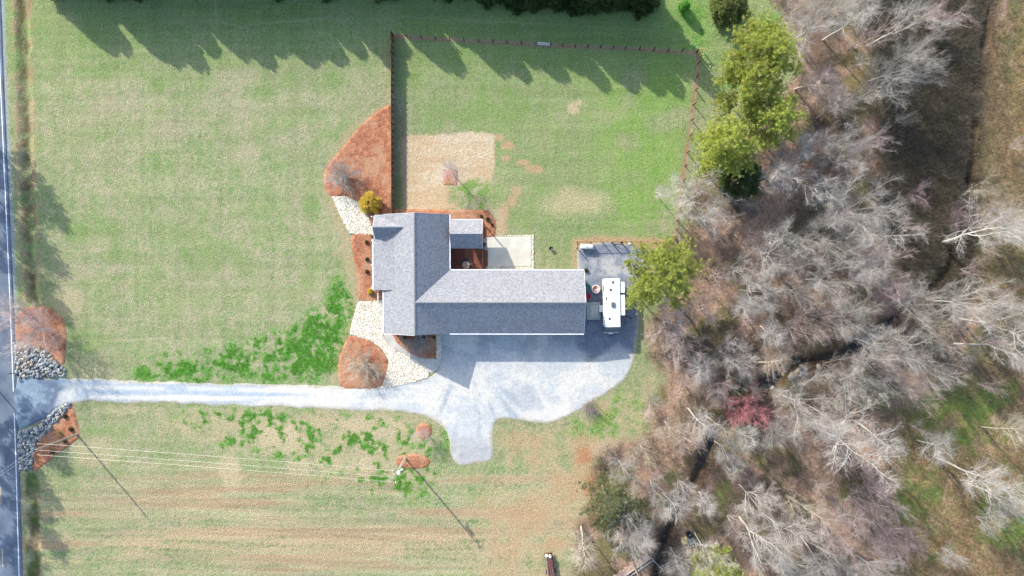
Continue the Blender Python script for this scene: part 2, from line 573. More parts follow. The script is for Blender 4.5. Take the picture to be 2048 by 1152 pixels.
tang = mixc(tang, A(120, 150, 74), 0.9 * sstep(0.50, 0.64, fbm(GX, GY, 5, 3, 53)) * (.3 + .7 * sstep(650, 780, PYY))
             * 1.0)
C = C * (1 - 0.85 * tan[:, None]) + tang * 0.85 * tan[:, None]
gr = np.maximum.reduce([0.45 * ell(2036, 100, 26, 110), 0.85 * ell(1930, 850, 110, 60), 0.6 * ell(1850, 1000, 60, 90), 0.9 * ell(2010, 1060, 50, 34), 0.6 * ell(1780, 800, 60, 30), 0.5 * ell(1810, 940, 26, 60), 0.55 * ell(1340, 980, 30, 40), 0.5 * ell(1440, 980, 24, 40), 0.5 * ell(1240, 1000, 50, 40), .5 * ell(1660, 1010, 50, 40), .45 * ell(1830, 430, 50, 30)])
C = mixc(C, A(128, 160, 72), 0.8 * gr * sstep(0.35, 0.6, n1 * .6 + n3 * .4))
clay = np.maximum.reduce([0.95 * ell(1168, 908, 18, 20), 0.85 * ell(1182, 975, 16, 30), 0.7 * ell(1190, 1020, 16, 34), 0.6 * ell(1600, 330, 90, 40)])
C = mixc(C, A(198, 140, 108), clay * 0.8)
C = mixc(C, A(212, 190, 170), 0.6 * ell(1205, 900, 26, 20))
dcr = pdist(GX, GY, CREEK) + jy * .8
C = mixc(C, A(92, 78, 66), 0.85 * (1 - sstep(0.8, 2.6, dcr)))
# road ditch: dark wet soil and leaves
dd = np.minimum(pdist(GX, GY, DITCH), pdist(GX, GY, DITCH2)) + jy * .5
C = mixc(C, A(104, 92, 66), 0.85 * (1 - sstep(0.3, 1.5, dd + (n2 - .5) * 2.2)) * (.45 + .55 * sstep(.35, .6, n1)))
C = mixc(C, A(70, 110, 44), 0.6 * (1 - sstep(0.3, 1.6, pdist(GX, GY, DITCH2) + (n2 - .5) * 2)) * sstep(0.4, 0.55, n3))
C = mixc(C, A(190, 158, 134), 0.55 * (1 - sstep(0.3, 0.9, np.abs(pdist(GX, GY, DITCH) - 1.2))) * sstep(0.4, 0.6, n1))
shd = pdist(GX, GY, [(a, b) for a, b in zip([P(road_x(v, .5), v)[0] for v in (-420, 150, 580, 740)], [P(0, v)[1] for v in (-420, 150, 580, 740)])]) + jy * .5
C = mixc(C, A(176, 184, 194), .85 * (1 - sstep(.35, .8, shd)))
# far ground beyond the frame fades into plain grass
C = np.clip(C, 0.012, 0.8)

nx, ny = len(gx), len(gy)
idx = np.arange(nx * ny).reshape(ny, nx)
quads = np.stack([idx[:-1, :-1].ravel(), idx[:-1, 1:].ravel(), idx[1:, 1:].ravel(), idx[1:, :-1].ravel()], 1)
micro = (fbm(GX, GY, 1.0, 2, 61) - 0.5) * 0.03 - 0.012
ground_me = np_mesh('ground', np.stack([GX, GY, GZ + micro], 1), quads, vcol=C, smooth=True)
ground = link('ground', ground_me, None, attr_mat('ground_cover', fine=((3.0, 0.16), (8.0, 0.44)), bump=0.12, bscale=5.0))
tag(ground, 'mown lawn, dry field and leaf-strewn woodland floor', None, None, 'structure')


# ------------------------------------------------------------------ sheets laid on the ground
def sheet(name, pts, cell, m, colf, rise=0.03, width=0.25, rough=0.0, amp=0.25, ascale=1.2, sm=1, label=None, seed=5, relief=None):
    poly = wpoly(smooth_poly(pts, sm) if sm else pts)
    xs, ys = [p[0] for p in poly], [p[1] for p in poly]
    ax = np.arange(min(xs) - 0.6, max(xs) + 0.6 + cell, cell)
    ay = np.arange(min(ys) - 0.6, max(ys) + 0.6 + cell, cell)
    X, Y = np.meshgrid(ax, ay)
    shp = X.shape
    X, Y = X.ravel(), Y.ravel()
    sd = sdist(X, Y, poly) + (fbm(X, Y, ascale, 3, seed) - 0.5) * 2 * amp
    g = ground_z(X, Y)
    z = g + np.where(sd > 0, rise * sstep(0, width, sd) + 0.006, np.maximum(sd, -0.5) * 0.5)
    if rough:
        z = z + sstep(0, width, sd) * (fbm(X, Y, 0.45, 3, seed + 9) - 0.5) * rough
    if relief is not None:
        z = z + sstep(0, width, sd) * relief(X, Y)
    ids = np.arange(X.size).reshape(shp)
    q = np.stack([ids[:-1, :-1].ravel(), ids[:-1, 1:].ravel(), ids[1:, 1:].ravel(), ids[1:, :-1].ravel()], 1)
    q = q[(sd[q] > -0.02).any(1)]
    used = np.unique(q)
    re = np.full(X.size, -1)
    re[used] = np.arange(len(used))
    col = colf(X, Y, sd)
    me = np_mesh(name, np.stack([X, Y, z], 1)[used], re[q], vcol=np.clip(col[used], 0.01, 0.85), smooth=True)
    o = link(name, me, None, m)
    tag(o, label, None, None, 'structure')
    return o


# road: asphalt strip down the left side
rys = [-420, -100, 150, 300, 450, 580, 740, 900, 1030, 1152, 1600]
ROAD_L = [P(road_x(v, -6.1), v) for v in rys]
ROAD_R = [P(road_x(v, 0.38), v) for v in rys]
mb = MB()
L0 = [(x, y, 0.10) for x, y in ROAD_L]
R0 = [(x, y, 0.10) for x, y in ROAD_R]
n = len(rys)
skirtL = [(x - 1.2, y, -0.6) for x, y in ROAD_L]
skirtR = [(x + 0.7, y, -0.35) for x, y in ROAD_R]
mb.add(skirtL + L0 + R0 + skirtR, [(k * n + i, k * n + i + 1, (k + 1) * n + i + 1, (k + 1) * n + i) for k in range(3) for i in range(n - 1)])
road = mb.build('road', mat('asphalt', A(118, 132, 156), 0.85, 0.22, 0.35, 0.01, 30, hue=A(100, 114, 140)))
tag(road, 'dark blue-grey asphalt road along the lawn', None, None, 'structure')


def stripe(name, off, w, py0, py1, m, z=0.106):
    mb = MB()
    vs = list(np.linspace(py0, py1, 14))
    a = [(*P(road_x(v, off - w / 2), v), z) for v in vs]
    b = [(*P(road_x(v, off + w / 2), v), z) for v in vs]
    k = len(vs)
    mb.add(a + b, [(i, i + 1, k + i + 1, k + i) for i in range(k - 1)])
    return mb.build(name, m, road)


white_paint = mat('white_road_paint', (0.62, 0.64, 0.68), 0.7, 0.18, 3.0)
yellow_paint = mat('yellow_road_paint', (0.42, 0.34, 0.20), 0.7, 0.2, 3.0)
stripe('edge_line', 0.0, 0.13, -400, 783, white_paint)
stripe('edge_line', 0.0, 0.13, 826, 1560, white_paint)
for k in range(-6, 9):
    stripe('centre_dash', -2.62, 0.13, 851 + k * 123 - 0, 851 + k * 123 + 33 + 2, yellow_paint)
stripe('edge_line', -5.6, 0.13, -400, 1560, white_paint)

gravel_mat = attr_mat('drive_gravel', fine=((1.2, 0.07), (6.0, 0.18), (14.0, 0.18)), bump=0.03, bscale=9.0)
DRIVE = [(26, 752), (60, 757), (130, 757), (300, 762), (500, 769), (670, 772), (765, 774), (850, 756), (868, 748), (880, 730), (882, 640), (1150, 640), (1150, 560), (1156, 543), (1154, 484), (1290, 484), (1288, 545), (1276, 590), (1280, 640), (1272, 690), (1264, 735), (1250, 758), (1210, 785), (1150, 826), (1108, 846), (1040, 839), (1000, 837), (986, 852), (985, 905), (975, 925), (930, 931), (906, 922), (901, 888), (893, 860), (868, 838), (833, 823), (700, 818), (500, 812), (300, 805), (146, 801), (112, 818), (76, 845), (30, 866)]


def drive_col(x, y, sd):
    px, py = to_px(x, y)
    w = np.random.default_rng(3).random(x.shape)
    f1, f3 = fbm(x, y, 1.0, 3, 71), fbm(x, y, 4.0, 4, 72)
    c = np.zeros((len(x), 3)) + A(238, 236, 238)
    c = mixc(c, A(214, 220, 230), sstep(0.4, 0.62, f3 * .7 + f1 * .3))
    trk = fbm(x * 0.06, y, 0.9, 3, 73)
    lane = (1 - sstep(820, 880, px)) * sstep(120, 170, px)
    c = mixc(c, A(190, 206, 228), lane * 0.9 * sstep(0.42, 0.58, trk))
    c = mixc(c, A(248, 246, 246), lane * 0.7 * np.maximum(np.exp(-((py - 776 - (px - 300) * .013) / 4.5) ** 2), np.exp(-((py - 795 - (px - 300) * .013) / 4.0) ** 2)) * sstep(.3, .5, f3))
    rad = fbm(np.arctan2(x + 9, y + 14) * 8, np.hypot(x + 9, y + 14) * 0.1, 0.9, 3, 75)
    turn = sstep(850, 900, px) * (1 - sstep(1020, 1090, px)) * sstep(735, 800, py)
    c = mixc(c, A(178, 188, 206), turn * 0.7 * sstep(0.45, 0.62, rad))
    c = mixc(c, A(190, 190, 200), 0.7 * sstep(860, 900, py) * sstep(.3, .6, f3))
    c = mixc(c, A(186, 196, 214), 0.7 * (1 - sstep(6, 26, np.hypot((px - 1035) * .6, py - 797) + (f3 - .5) * 70 + (f1 - .5) * 30)))
    # dark crushed stone behind the house, painted house shade, pale dust near the wing
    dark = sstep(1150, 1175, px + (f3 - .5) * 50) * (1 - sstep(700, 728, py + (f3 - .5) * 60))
    dark = np.maximum(dark, sstep(640, 660, py) * sstep(870, 885, px) * (1 - sstep(690, 760, py + (f3 - .5) * 90)) * (.0 + .38 * sstep(.42, .58, fbm(x, y, 3.0, 4, 78))))  # house shade put into the gravel colour below the wing, broken by dusty patches
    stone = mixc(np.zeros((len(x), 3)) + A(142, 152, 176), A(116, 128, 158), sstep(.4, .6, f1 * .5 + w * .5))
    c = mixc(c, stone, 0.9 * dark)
    pale = (1 - sstep(12, 30, np.abs(py - 533) + (f3 - .5) * 30)) * sstep(1155, 1200, px) * sstep(0.38, 0.55, f1 * .6 + f3 * .4)
    c = mixc(c, A(206, 208, 218), 0.8 * pale)
    ap = 1 - sstep(112, 132, px + (f3 - .5) * 60 + (py - 800) * .35)
    apc = mixc(np.zeros((len(x), 3)) + A(146, 170, 198), A(108, 128, 162), sstep(.45, .6, f3 * .6 + f1 * .4))
    c = mixc(c, apc, 0.92 * ap)
    c = mixc(c, A(206, 196, 180), 0.7 * (1 - sstep(0.1, 0.6, sd + (f1 - .5) * .5)) * sstep(140, 160, px))
    return c * (0.93 + 0.14 * w)[:, None]


def drive_relief(x, y):
    px, py = to_px(x, y)
    return np.where(px < 130, 0.08, 0.03) * (1 - sstep(60, 130, px)) + (fbm(x, y, 1.5, 2, 77) - .5) * 0.03


sheet('driveway', DRIVE, 0.2, gravel_mat, drive_col, 0.03, 0.3, 0.012, 0.42, 2.6, 1, 'pale gravel driveway and parking court', 6, drive_relief)

conc = attr_mat('pale_concrete', fine=((1.0, 0.05), (8.0, 0.06)), bump=0.003, bscale=20)


def conc_col(c0):
    def f(x, y, sd):
        return mixc(np.zeros((len(x), 3)) + A(*c0), A(*[v - 14 for v in c0]), sstep(.4, .65, fbm(x, y, 1.2, 4, 81)))
    return f


sheet('walkway', [(764, 597), (772, 597), (772, 660), (784, 668), (800, 690), (822, 707), (845, 717), (881, 717), (880, 730), (874, 740), (862, 747), (856, 741), (834, 722), (800, 704), (776, 688), (767, 670), (765, 640)], 0.12, conc, conc_col((226, 224, 224)), 0.07, 0.05, 0, 0.0, 1, 1, 'curving pale concrete walkway to the front porch')
sheet('patio', [(974, 474), (1063, 473), (1063, 534), (974, 534)], 0.12, conc, conc_col((246, 242, 236)), 0.06, 0.05, 0, 0.02, 1, 0, 'pale concrete patio beside the deck')

straw_mat = attr_mat('pine_straw', fine=((5.0, 0.25), (16.0, 0.4)), bump=0.10, bscale=9.0)


def mulch_col(x, y, sd):
    w = np.random.default_rng(4).random(x.shape)
    c = mixc(np.zeros((len(x), 3)) + A(216, 154, 124), A(178, 118, 94), sstep(.35, .65, fbm(x, y, .7, 3, 91) * .6 + w * .4))
    return mixc(c, A(214, 172, 144), .65 * sstep(.45, .68, fbm(x, y, 2.0, 4, 92)))


MULCH = [
    ('russet pine-straw bed against the tall board fence', [(787, 206), (762, 217), (722, 248), (682, 300), (656, 328), (646, 352), (650, 378), (664, 396), (690, 392), (716, 404), (736, 430), (746, 462), (760, 440), (787, 440)], 1),
    ('russet pine-straw strip along the front porch', [(699, 464), (748, 466), (765, 500), (765, 590), (766, 603), (716, 606), (716, 565), (708, 520)], 1),
    ('rounded russet pine-straw island with a bare shrub by the walkway', [(700, 666), (745, 681), (766, 700), (778, 722), (776, 748), (762, 777), (720, 779), (680, 778), (676, 740), (677, 715), (687, 690)], 1),
    ('shaded pine-straw bed under the front gable', [(778, 650), (876, 650), (874, 719), (842, 717), (816, 707), (790, 686)], 0),
    ('russet pine-straw bed round the back corner of the house', [(786, 418), (976, 420), (991, 440), (991, 474), (966, 478), (955, 445), (880, 452), (786, 452)], 0),
    ('small square pine-straw patch round a bare sapling', [(887, 340), (915, 340), (915, 371), (887, 371)], 0),
    ('small round pine-straw ring by the parking spur', [(848, 845), (860, 850), (865, 862), (860, 874), (848, 880), (836, 874), (831, 862), (836, 850)], 1),
    ('oval pine-straw ring round the utility pole', [(792, 916), (806, 908), (845, 908), (861, 918), (860, 930), (846, 938), (806, 937), (793, 930)], 1),
    ('russet pine-straw bed under a bare tree by the road', [(60, 613), (96, 612), (122, 630), (134, 656), (133, 692), (129, 735), (112, 725), (95, 702), (62, 694), (34, 690), (30, 650), (36, 622)], 1),
    ('russet pine-straw bed with grass clumps under the roadside pole', [(146, 803), (152, 832), (161, 870), (156, 878), (70, 944), (60, 934), (64, 905), (75, 880), (100, 855), (125, 828)], 0)]
for k, (lb, pts, smi) in enumerate(MULCH):
    sheet('pine_straw_bed', pts, 0.14, straw_mat, mulch_col, 0.11, 0.35, 0.09, 0.08 if k != 5 else 0.02, 0.8, smi, lb, 20 + k)

# creek water
mb = MB()
cw = []
for i, (x, y) in enumerate(CREEK):
    a = CREEK[max(i - 1, 0)]
    b = CREEK[min(i + 1, len(CREEK) - 1)]
    t = Vector((b[0] - a[0], b[1] - a[1])).normalized()
    cw.append(((x - t.y * -1.9, y + t.x * -1.9, -1.30), (x - t.y * 1.9, y + t.x * 1.9, -1.30)))
mb.add([c for p in cw for c in p], [(2 * i, 2 * i + 1, 2 * i + 3, 2 * i + 2) for i in range(len(cw) - 1)])
water = mb.build('creek_water', mat('dark_water', (0.012, 0.013, 0.012), 0.12, 0.2, 0.8, 0.01, 3.0, spec=0.5))
tag(water, 'narrow dark creek winding through the bare woods', None, None, 'structure')

# ------------------------------------------------------------------ pebbles and stones
def ico(r=1.0):
    t = (1 + 5 ** .5) / 2
    v = np.array([(-1, t, 0), (1, t, 0), (-1, -t, 0), (1, -t, 0), (0, -1, t), (0, 1, t), (0, -1, -t), (0, 1, -t), (t, 0, -1), (t, 0, 1), (-t, 0, -1), (-t, 0, 1)], float)
    v /= np.linalg.norm(v[0])
    f = np.array([(0, 11, 5), (0, 5, 1), (0, 1, 7), (0, 7, 10), (0, 10, 11), (1, 5, 9), (5, 11, 4), (11, 10, 2), (10, 7, 6), (7, 1, 8), (3, 9, 4), (3, 4, 2), (3, 2, 6), (3, 6, 8), (3, 8, 9), (4, 9, 5), (2, 4, 11), (6, 2, 10), (8, 6, 7), (9, 8, 1)])
    return v * r, f


def scatter_in(poly, n, seed, edge=0.0):
    g = np.random.default_rng(seed)
    xs, ys = [p[0] for p in poly], [p[1] for p in poly]
    X = g.uniform(min(xs), max(xs), n * 4)
    Y = g.uniform(min(ys), max(ys), n * 4)
    k = sdist(X, Y, poly) > edge
    return X[k][:n], Y[k][:n]


def pebble_mesh(name, X, Y, size, cols, seed, flat=0.55, lift=0.3, zoff=0.0):
    g = np.random.default_rng(seed)
    v0, f0 = ico()
    n = len(X)
    s = size[0] + (size[1] - size[0]) * g.random(n) ** 1.6
    V = v0[None] * (1 + (g.random((n, 12, 1)) - .5) * .5) * s[:, None, None]
    V[:, :, 0] *= (0.8 + .7 * g.random(n))[:, None]
    V[:, :, 2] *= flat
    a = g.random(n) * 6.28
    ca, sa = np.cos(a)[:, None], np.sin(a)[:, None]
    x = V[:, :, 0] * ca - V[:, :, 1] * sa + X[:, None]
    y = V[:, :, 0] * sa + V[:, :, 1] * ca + Y[:, None]
    z = V[:, :, 2] + (ground_z(X, Y) + s * flat * lift + zoff)[:, None]
    F = (f0[None] + (np.arange(n) * 12)[:, None, None]).reshape(-1, 3)
    cc = np.array(cols)[g.integers(0, len(cols), n)] * (0.8 + .4 * g.random((n, 1)))
    return np_mesh(name, np.stack([x, y, z], 2).reshape(-1, 3), F, fcol=np.repeat(np.clip(cc, 0, .8), 20, 0))


pebble_mat = attr_mat('river_pebbles', 0.8, fine=((12.0, 0.12),), bump=0.0, spec=0.25)
cream = [A(252, 246, 236) * 1.12, A(248, 240, 228) * 1.1, A(242, 230, 216) * 1.05, A(255, 252, 248) * 1.2, A(228, 214, 198)]
PEB = [('cream river pebbles in a wedge between pine-straw beds', [(664, 393), (690, 392), (716, 404), (736, 430), (747, 462), (750, 470), (699, 467), (689, 448), (676, 420)], 4200),
       ('cream river pebbles sweeping round the walkway', [(716, 604), (764, 600), (766, 668), (776, 688), (800, 704), (834, 722), (858, 742), (856, 756), (800, 771), (763, 777), (772, 750), (778, 722), (766, 700), (745, 683), (700, 668), (706, 640)], 9500),
       ('mixed pebble strip between shaded bed and driveway', [(873, 655), (884, 655), (882, 719), (873, 719)], 500),
       ('cream pebble border round the concrete patio', [(966, 474), (968, 472), (1068, 470), (1068, 540), (966, 540), (972, 535), (1064, 535), (1064, 473), (974, 473), (974, 500), (966, 500)], 900)]
gap_col = lambda x, y, sd: mixc(np.zeros((len(x), 3)) + A(238, 226, 210), A(214, 200, 182), sstep(.4, .6, fbm(x, y, .5, 3, 95)))
for k, (lb, pts, n) in enumerate(PEB):
    pw = wpoly(pts)
    X, Y = scatter_in(pw, n, 100 + k, 0.02)
    o = link('river_pebbles', pebble_mesh('river_pebbles', X, Y, (0.055, 0.14), cream, 200 + k, 0.5, 0.4, 0.03), None, pebble_mat)
    tag(o, lb, 'pebbles', None, 'stuff')
    sheet('pebble_base', pts, 0.15, straw_mat, gap_col, 0.03, 0.1, 0.01, 0.03, 1, 0, 'sandy base under ' + lb.split(' in ')[0].split(' sweep')[0], 40 + k)
# loose stones on the gravel pad near the tank
X, Y = scatter_in(wpoly([(1165, 510), (1260, 512), (1262, 545), (1190, 548), (1170, 535)]), 170, 131)
tag(link('loose_stones', pebble_mesh('loose_stones', X, Y, (0.04, 0.09), [A(206, 204, 204), A(190, 188, 188), A(170, 170, 178)], 231, .6, .5, .03), None, pebble_mat), 'loose pale stones scattered over the gravel by the tank', 'stones', None, 'stuff')

STONE = []
for k in range(8):
    g = np.random.default_rng(300 + k)
    v0, f0 = ico()
    v = v0 * (1 + (g.random((12, 1)) - .5) * .45)
    v[:, 0] *= 1.25
    v[:, 2] *= .7
    c0 = [A(170, 178, 190), A(196, 202, 210), A(142, 150, 166), A(214, 216, 220), A(120, 128, 146), A(200, 190, 172), A(176, 184, 198), A(156, 160, 172)][k]
    me = np_mesh('stone', v, f0, fcol=np.repeat(c0[None], 20, 0) * (0.9 + .2 * g.random((20, 1))))
    me.materials.append(pebble_mat)
    STONE.append(me)


def riprap(label, pts, nbig, nsmall, seed):
    pw = wpoly(pts)
    cx, cy = np.mean([p[0] for p in pw]), np.mean([p[1] for p in pw])
    t = thing('riprap_bed', label, 'rocks', (cx, cy, gz(cx, cy)))
    X, Y = scatter_in(pw, nsmall, seed, 0.05)
    me = pebble_mesh('small_stones', X, Y, (0.10, 0.24), [A(160, 168, 182), A(190, 196, 206), A(120, 128, 146), A(208, 210, 216), A(92, 98, 112)], seed + 1, .7, .35)
    o = link('small_stones', me, None, pebble_mat)
    o.parent = t
    o.matrix_parent_inverse = Matrix.Translation(t.location).inverted()
    tag(o, kind='stuff')
    g = np.random.default_rng(seed + 2)
    X, Y = scatter_in(pw, nbig, seed + 3, 0.12)
    for x, y in zip(X, Y):
        s = link('stone', STONE[g.integers(0, 8)], t)
        r = 0.17 + .17 * g.random()
        s.scale = (r, r * (.7 + .4 * g.random()), r * (.8 + .5 * g.random()))
        s.location = (x - cx, y - cy, gz(x, y) - t.location.z + 0.14 + 0.08 * g.random())
        s.rotation_euler = (g.normal() * .3, g.normal() * .3, g.random() * 6.28)
    return t


riprap('blue-grey rubble stone bed between road and bare roadside tree', [(28, 682), (62, 690), (95, 700), (114, 724), (131, 738), (131, 753), (60, 757), (34, 757), (30, 720)], 200, 900, 400)
riprap('blue-grey rubble stone bed curving along the drive mouth below the pole', [(37, 863), (76, 850), (110, 820), (143, 802), (145, 810), (126, 832), (100, 860), (76, 885), (67, 910), (67, 942), (39, 943)], 220, 950, 420)

# boulders across the creek
for k, (px, py, r) in enumerate([(1592, 726, .7), (1601, 723, .55), (1604, 733, .45), (1580, 738, .75), (1597, 740, .5), (1573, 745, .6), (1590, 747, .6), (1604, 746, .4), (1583, 752, .8), (1572, 751, .5), (1600, 750, .35), (1636, 733, .55), (1610, 738, .4), (1549, 778, .4), (1540, 762, .3)]):
    x, y = P(px, py)
    o = link('boulder', STONE[k % 8].copy())
    c = [A(206, 186, 160), A(196, 196, 198), A(214, 200, 180)][k % 3]
    o.data.attributes['albedo'].data.foreach_set('color', np.tile(np.array([*c, 1.0]), 20).astype(np.float32))
    o.scale = (r, r * .8, r * .8)
    o.location = (x, y, max(gz(x, y), -1.3) + r * .35)
    o.rotation_euler = (0, 0.1, k * 1.3)
    if k == 11:
        tag(o, 'lone pale slab-like rock in the dark creek pool', 'rock')
    elif k >= 13:
        tag(o, 'small tan rock on the creek bank away from the boulder pile', 'rock', 'small bank rocks')
    else:
        tag(o, 'pale boulder in the pile of rocks damming the creek', 'rock', 'boulders across the creek')

# ------------------------------------------------------------------ house
def shingles(name='roof_shingles'):
    m, t, N, L, b = nt(name)
    tc = N.new('ShaderNodeTexCoord')
    n1_ = N.new('ShaderNodeTexNoise')
    n1_.inputs['Scale'].default_value = 12.0
    n1_.inputs['Detail'].default_value = 3
    n2_ = N.new('ShaderNodeTexNoise')
    n2_.inputs['Scale'].default_value = 0.5
    L.new(tc.outputs['Object'], n1_.inputs['Vector'])
    L.new(tc.outputs['Object'], n2_.inputs['Vector'])
    vo = N.new('ShaderNodeTexVoronoi')
    vo.inputs['Scale'].default_value = 6.5
    L.new(tc.outputs['Object'], vo.inputs['Vector'])
    ad = N.new('ShaderNodeMath')
    ad.operation = 'MULTIPLY_ADD'
    ad.inputs[1].default_value = 0.6
    L.new(vo.outputs['Color'], ad.inputs[0])
    L.new(n1_.outputs[0], ad.inputs[2])
    cr = N.new('ShaderNodeValToRGB')
    cr.color_ramp.elements[0].position = 0.45
    cr.color_ramp.elements[0].color = (0.115, 0.122, 0.142, 1)
    cr.color_ramp.elements[1].position = 1.05
    cr.color_ramp.elements[1].color = (0.255, 0.26, 0.275, 1)
    L.new(ad.outputs[0], cr.inputs[0])
    hs = N.new('ShaderNodeHueSaturation')
    mr = N.new('ShaderNodeMapRange')
    mr.inputs[3].default_value, mr.inputs[4].default_value = .92, 1.08
    L.new(n2_.outputs[0], mr.inputs[0])
    L.new(mr.outputs[0], hs.inputs['Value'])
    L.new(cr.outputs[0], hs.inputs['Color'])
    L.new(hs.outputs[0], b.inputs['Base Color'])
    b.inputs['Roughness'].default_value = 0.9
    b.inputs['Specular IOR Level'].default_value = 0.15
    bp = N.new('ShaderNodeBump')
    bp.inputs['Distance'].default_value = 0.05
    L.new(ad.outputs[0], bp.inputs['Height'])
    L.new(bp.outputs[0], b.inputs['Normal'])
    return m


SH = shingles()
capm = mat('ridge_cap_shingle', A(178, 184, 198) * .8, .9, .15, 6)
white = mat('white_trim', (0.72, 0.73, 0.75), .6, .04, 1)
siding = mat('grey_siding', (0.42, 0.43, 0.44), .7, .05, 1.5)
glass = mat('window_glass', (0.03, 0.04, 0.05), .08, .1, .5, spec=.6)
doorm = mat('dark_door', (0.10, 0.06, 0.045), .5, .1, 3)
metal = mat('galvanised_metal', (0.42, 0.43, 0.45), .4, .1, 4, metal=.6)
blackm = mat('black_metal', (0.02, 0.02, 0.022), .5, .1, 4)
wood_red = mat('stained_deck_board', A(150, 92, 72), .75, .22, 2.5, .006, 14, objvar=.22)
wood_tan = mat('weathered_cedar', A(182, 142, 112), .85, .2, 3, .01, 14, objvar=.12)
wood_dk = mat('dark_fence_post', A(96, 74, 60), .85, .2, 3, .01, 14, objvar=.1)
wood_pale = mat('pale_new_timber', A(214, 180, 130), .8, .15, 3)

ZE, ZR = 3.4, 6.6
o0 = P(880, 600)
house = thing('house', 'L-shaped single-storey house with grey shingle gable roofs', 'house', (o0[0], o0[1], 0))


def inhouse(o, par=house):
    """meshes are written in scene coordinates; parent them without moving them"""
    o.parent = par
    if par.data is None:
        o.matrix_parent_inverse = Matrix.Translation(par.location).inverted()
    return o


xw, xr, xe = P(767, 600, ZE)[0], P(829, 600, ZR)[0], P(899, 500, ZE)[0]
yN, yS = P(830, 429, ZE)[1], P(830, 667, ZE)[1]
yWn, yWr = P(1000, 540.5, ZE)[1], P(1000, 605, ZR)[1]
xWe = P(1168, 600, ZE)[0]
V3 = lambda x, y, z: (x, y, z)
mb = MB()
# shared vertices: 0 ridge N, 1 ridge junction, 2 ridge S, 3 W eave N, 4 W eave S, 5 E eave N, 6 valley foot, 7 SE foot, 8 wing ridge E, 9 wing N eave E, 10 wing S eave E
mb.add([V3(xr, yN, ZR), V3(xr, yWr, ZR), V3(xr, yS, ZR), V3(xw, yN, ZE), V3(xw, yS, ZE), V3(xe, yN, ZE), V3(xe, yWn, ZE), V3(xe, yS, ZE), V3(xWe, yWr, ZR), V3(xWe, yWn, ZE), V3(xWe, yS, ZE)],
       [(0, 3, 4, 2, 1), (0, 1, 6, 5), (1, 8, 9, 6), (1, 7, 10, 8), (1, 2, 7)])
roof = inhouse(mb.build('roof', SH, None, solid=0.14))
tag(roof, 'main grey shingle roof with an L-shaped ridge')


def ridge_cap(pts, parent=roof, r=.12):
    mb = MB()
    for a, b in zip(pts[:-1], pts[1:]):
        a, b = Vector(a), Vector(b)
        d = (b - a).normalized()
        s = d.cross(Vector((0, 0, 1))).normalized()
        k = Vector((0, 0, .035))
        dn = Vector((0, 0, -.08))
        mb.add([a + s * .16 + dn + k, a + k, a - s * .16 + dn + k, b + s * .16 + dn + k, b + k, b - s * .16 + dn + k], [(0, 1, 4, 3), (1, 2, 5, 4)])
    return inhouse(mb.build('ridge_cap', capm, None, solid=.02), parent)


ridge_cap([(xr, yN, ZR), (xr, yS, ZR)])
ridge_cap([(xr, yWr, ZR), (xWe, yWr, ZR)])


def gutter(a, b, parent=roof, w=.14):
    a, b = Vector(a), Vector(b)
    d = (b - a).normalized()
    c = (a + b) / 2
    mb = MB().box((c.x, c.y, c.z - .07), ((b - a).length, w, .12), math.atan2(d.y, d.x))
    return inhouse(mb.build('gutter', white, None, bevel=.01), parent)


gutter((xe + .08, yN, ZE), (xe + .08, yWn + .16, ZE))
gutter((xe + .18, yWn + .08, ZE), (xWe, yWn + .08, ZE))
gutter((xe, yS - .08, ZE), (xWe, yS - .08, ZE))
gutter((xw - .08, P(767, 582, ZE)[1], ZE), (xw - .08, yS, ZE))
# sloping white rake boards on the gable ends


def rake(a, b, off, parent=roof):
    a, b = Vector(a) + Vector(off), Vector(b) + Vector(off)
    mb = MB()
    t = Vector(off).normalized() * .03
    h = Vector((0, 0, -.2))
    u = Vector((0, 0, .02))
    mb.add([a + u, b + u, b + h, a + h, a + u + t, b + u + t, b + h + t, a + h + t], [(0, 1, 2, 3), (4, 7, 6, 5), (0, 4, 5, 1), (3, 2, 6, 7), (0, 3, 7, 4), (1, 5, 6, 2)])
    return inhouse(mb.build('rake_board', white, None), parent)


rake((xw, yN, ZE), (xr, yN, ZR), (0, .012, 0))
rake((xr, yN, ZR), (xe, yN, ZE), (0, .012, 0))
rake((xw, yS, ZE), (xr, yS, ZR), (0, -.012, 0))
rake((xWe, yWn, ZE), (xWe, yWr, ZR), (.012, 0, 0))
rake((xWe, yWr, ZR), (xWe, yS, ZE), (.012, 0, 0))
# porch roof: shallower extension of the west slope
z790 = ZR - (ZR - ZE) * (829 - 790) / (829 - 767.) + .0
xp0, xp1 = P(790, 520, z790)[0], P(746.5, 520, 3.2)[0]
yp0, yp1 = P(750, 432, 3.2)[1], P(750, 580, 3.2)[1]
xp0 = xr - (xr - xw) * (ZR - z790) / (ZR - ZE) + .03
z790 = z790 + .004
mb = MB().add([(xp0, yp0, z790), (xp1, yp0, 3.2), (xp1, yp1, 3.2), (xp0, yp1, z790)], [(0, 1, 2, 3)])
porch_roof = inhouse(mb.build('porch_roof', SH, None, solid=.12))
tag(porch_roof, 'lower-pitched shingle roof over the front porch')
gutter((xp1 - .08, P(746, 479, 3.2)[1], 3.2), (xp1 - .08, yp1, 3.2), porch_roof)
mb = MB().add([(xw + .2, yp1 + .02, ZE - .1), (xp1 + .1, yp1 + .02, 3.1), (xp0 - .2, yp1 + .02, z790 - .14)], [(0, 1, 2)])
inhouse(mb.build('side_panel', white, None, solid=.03), porch_roof)
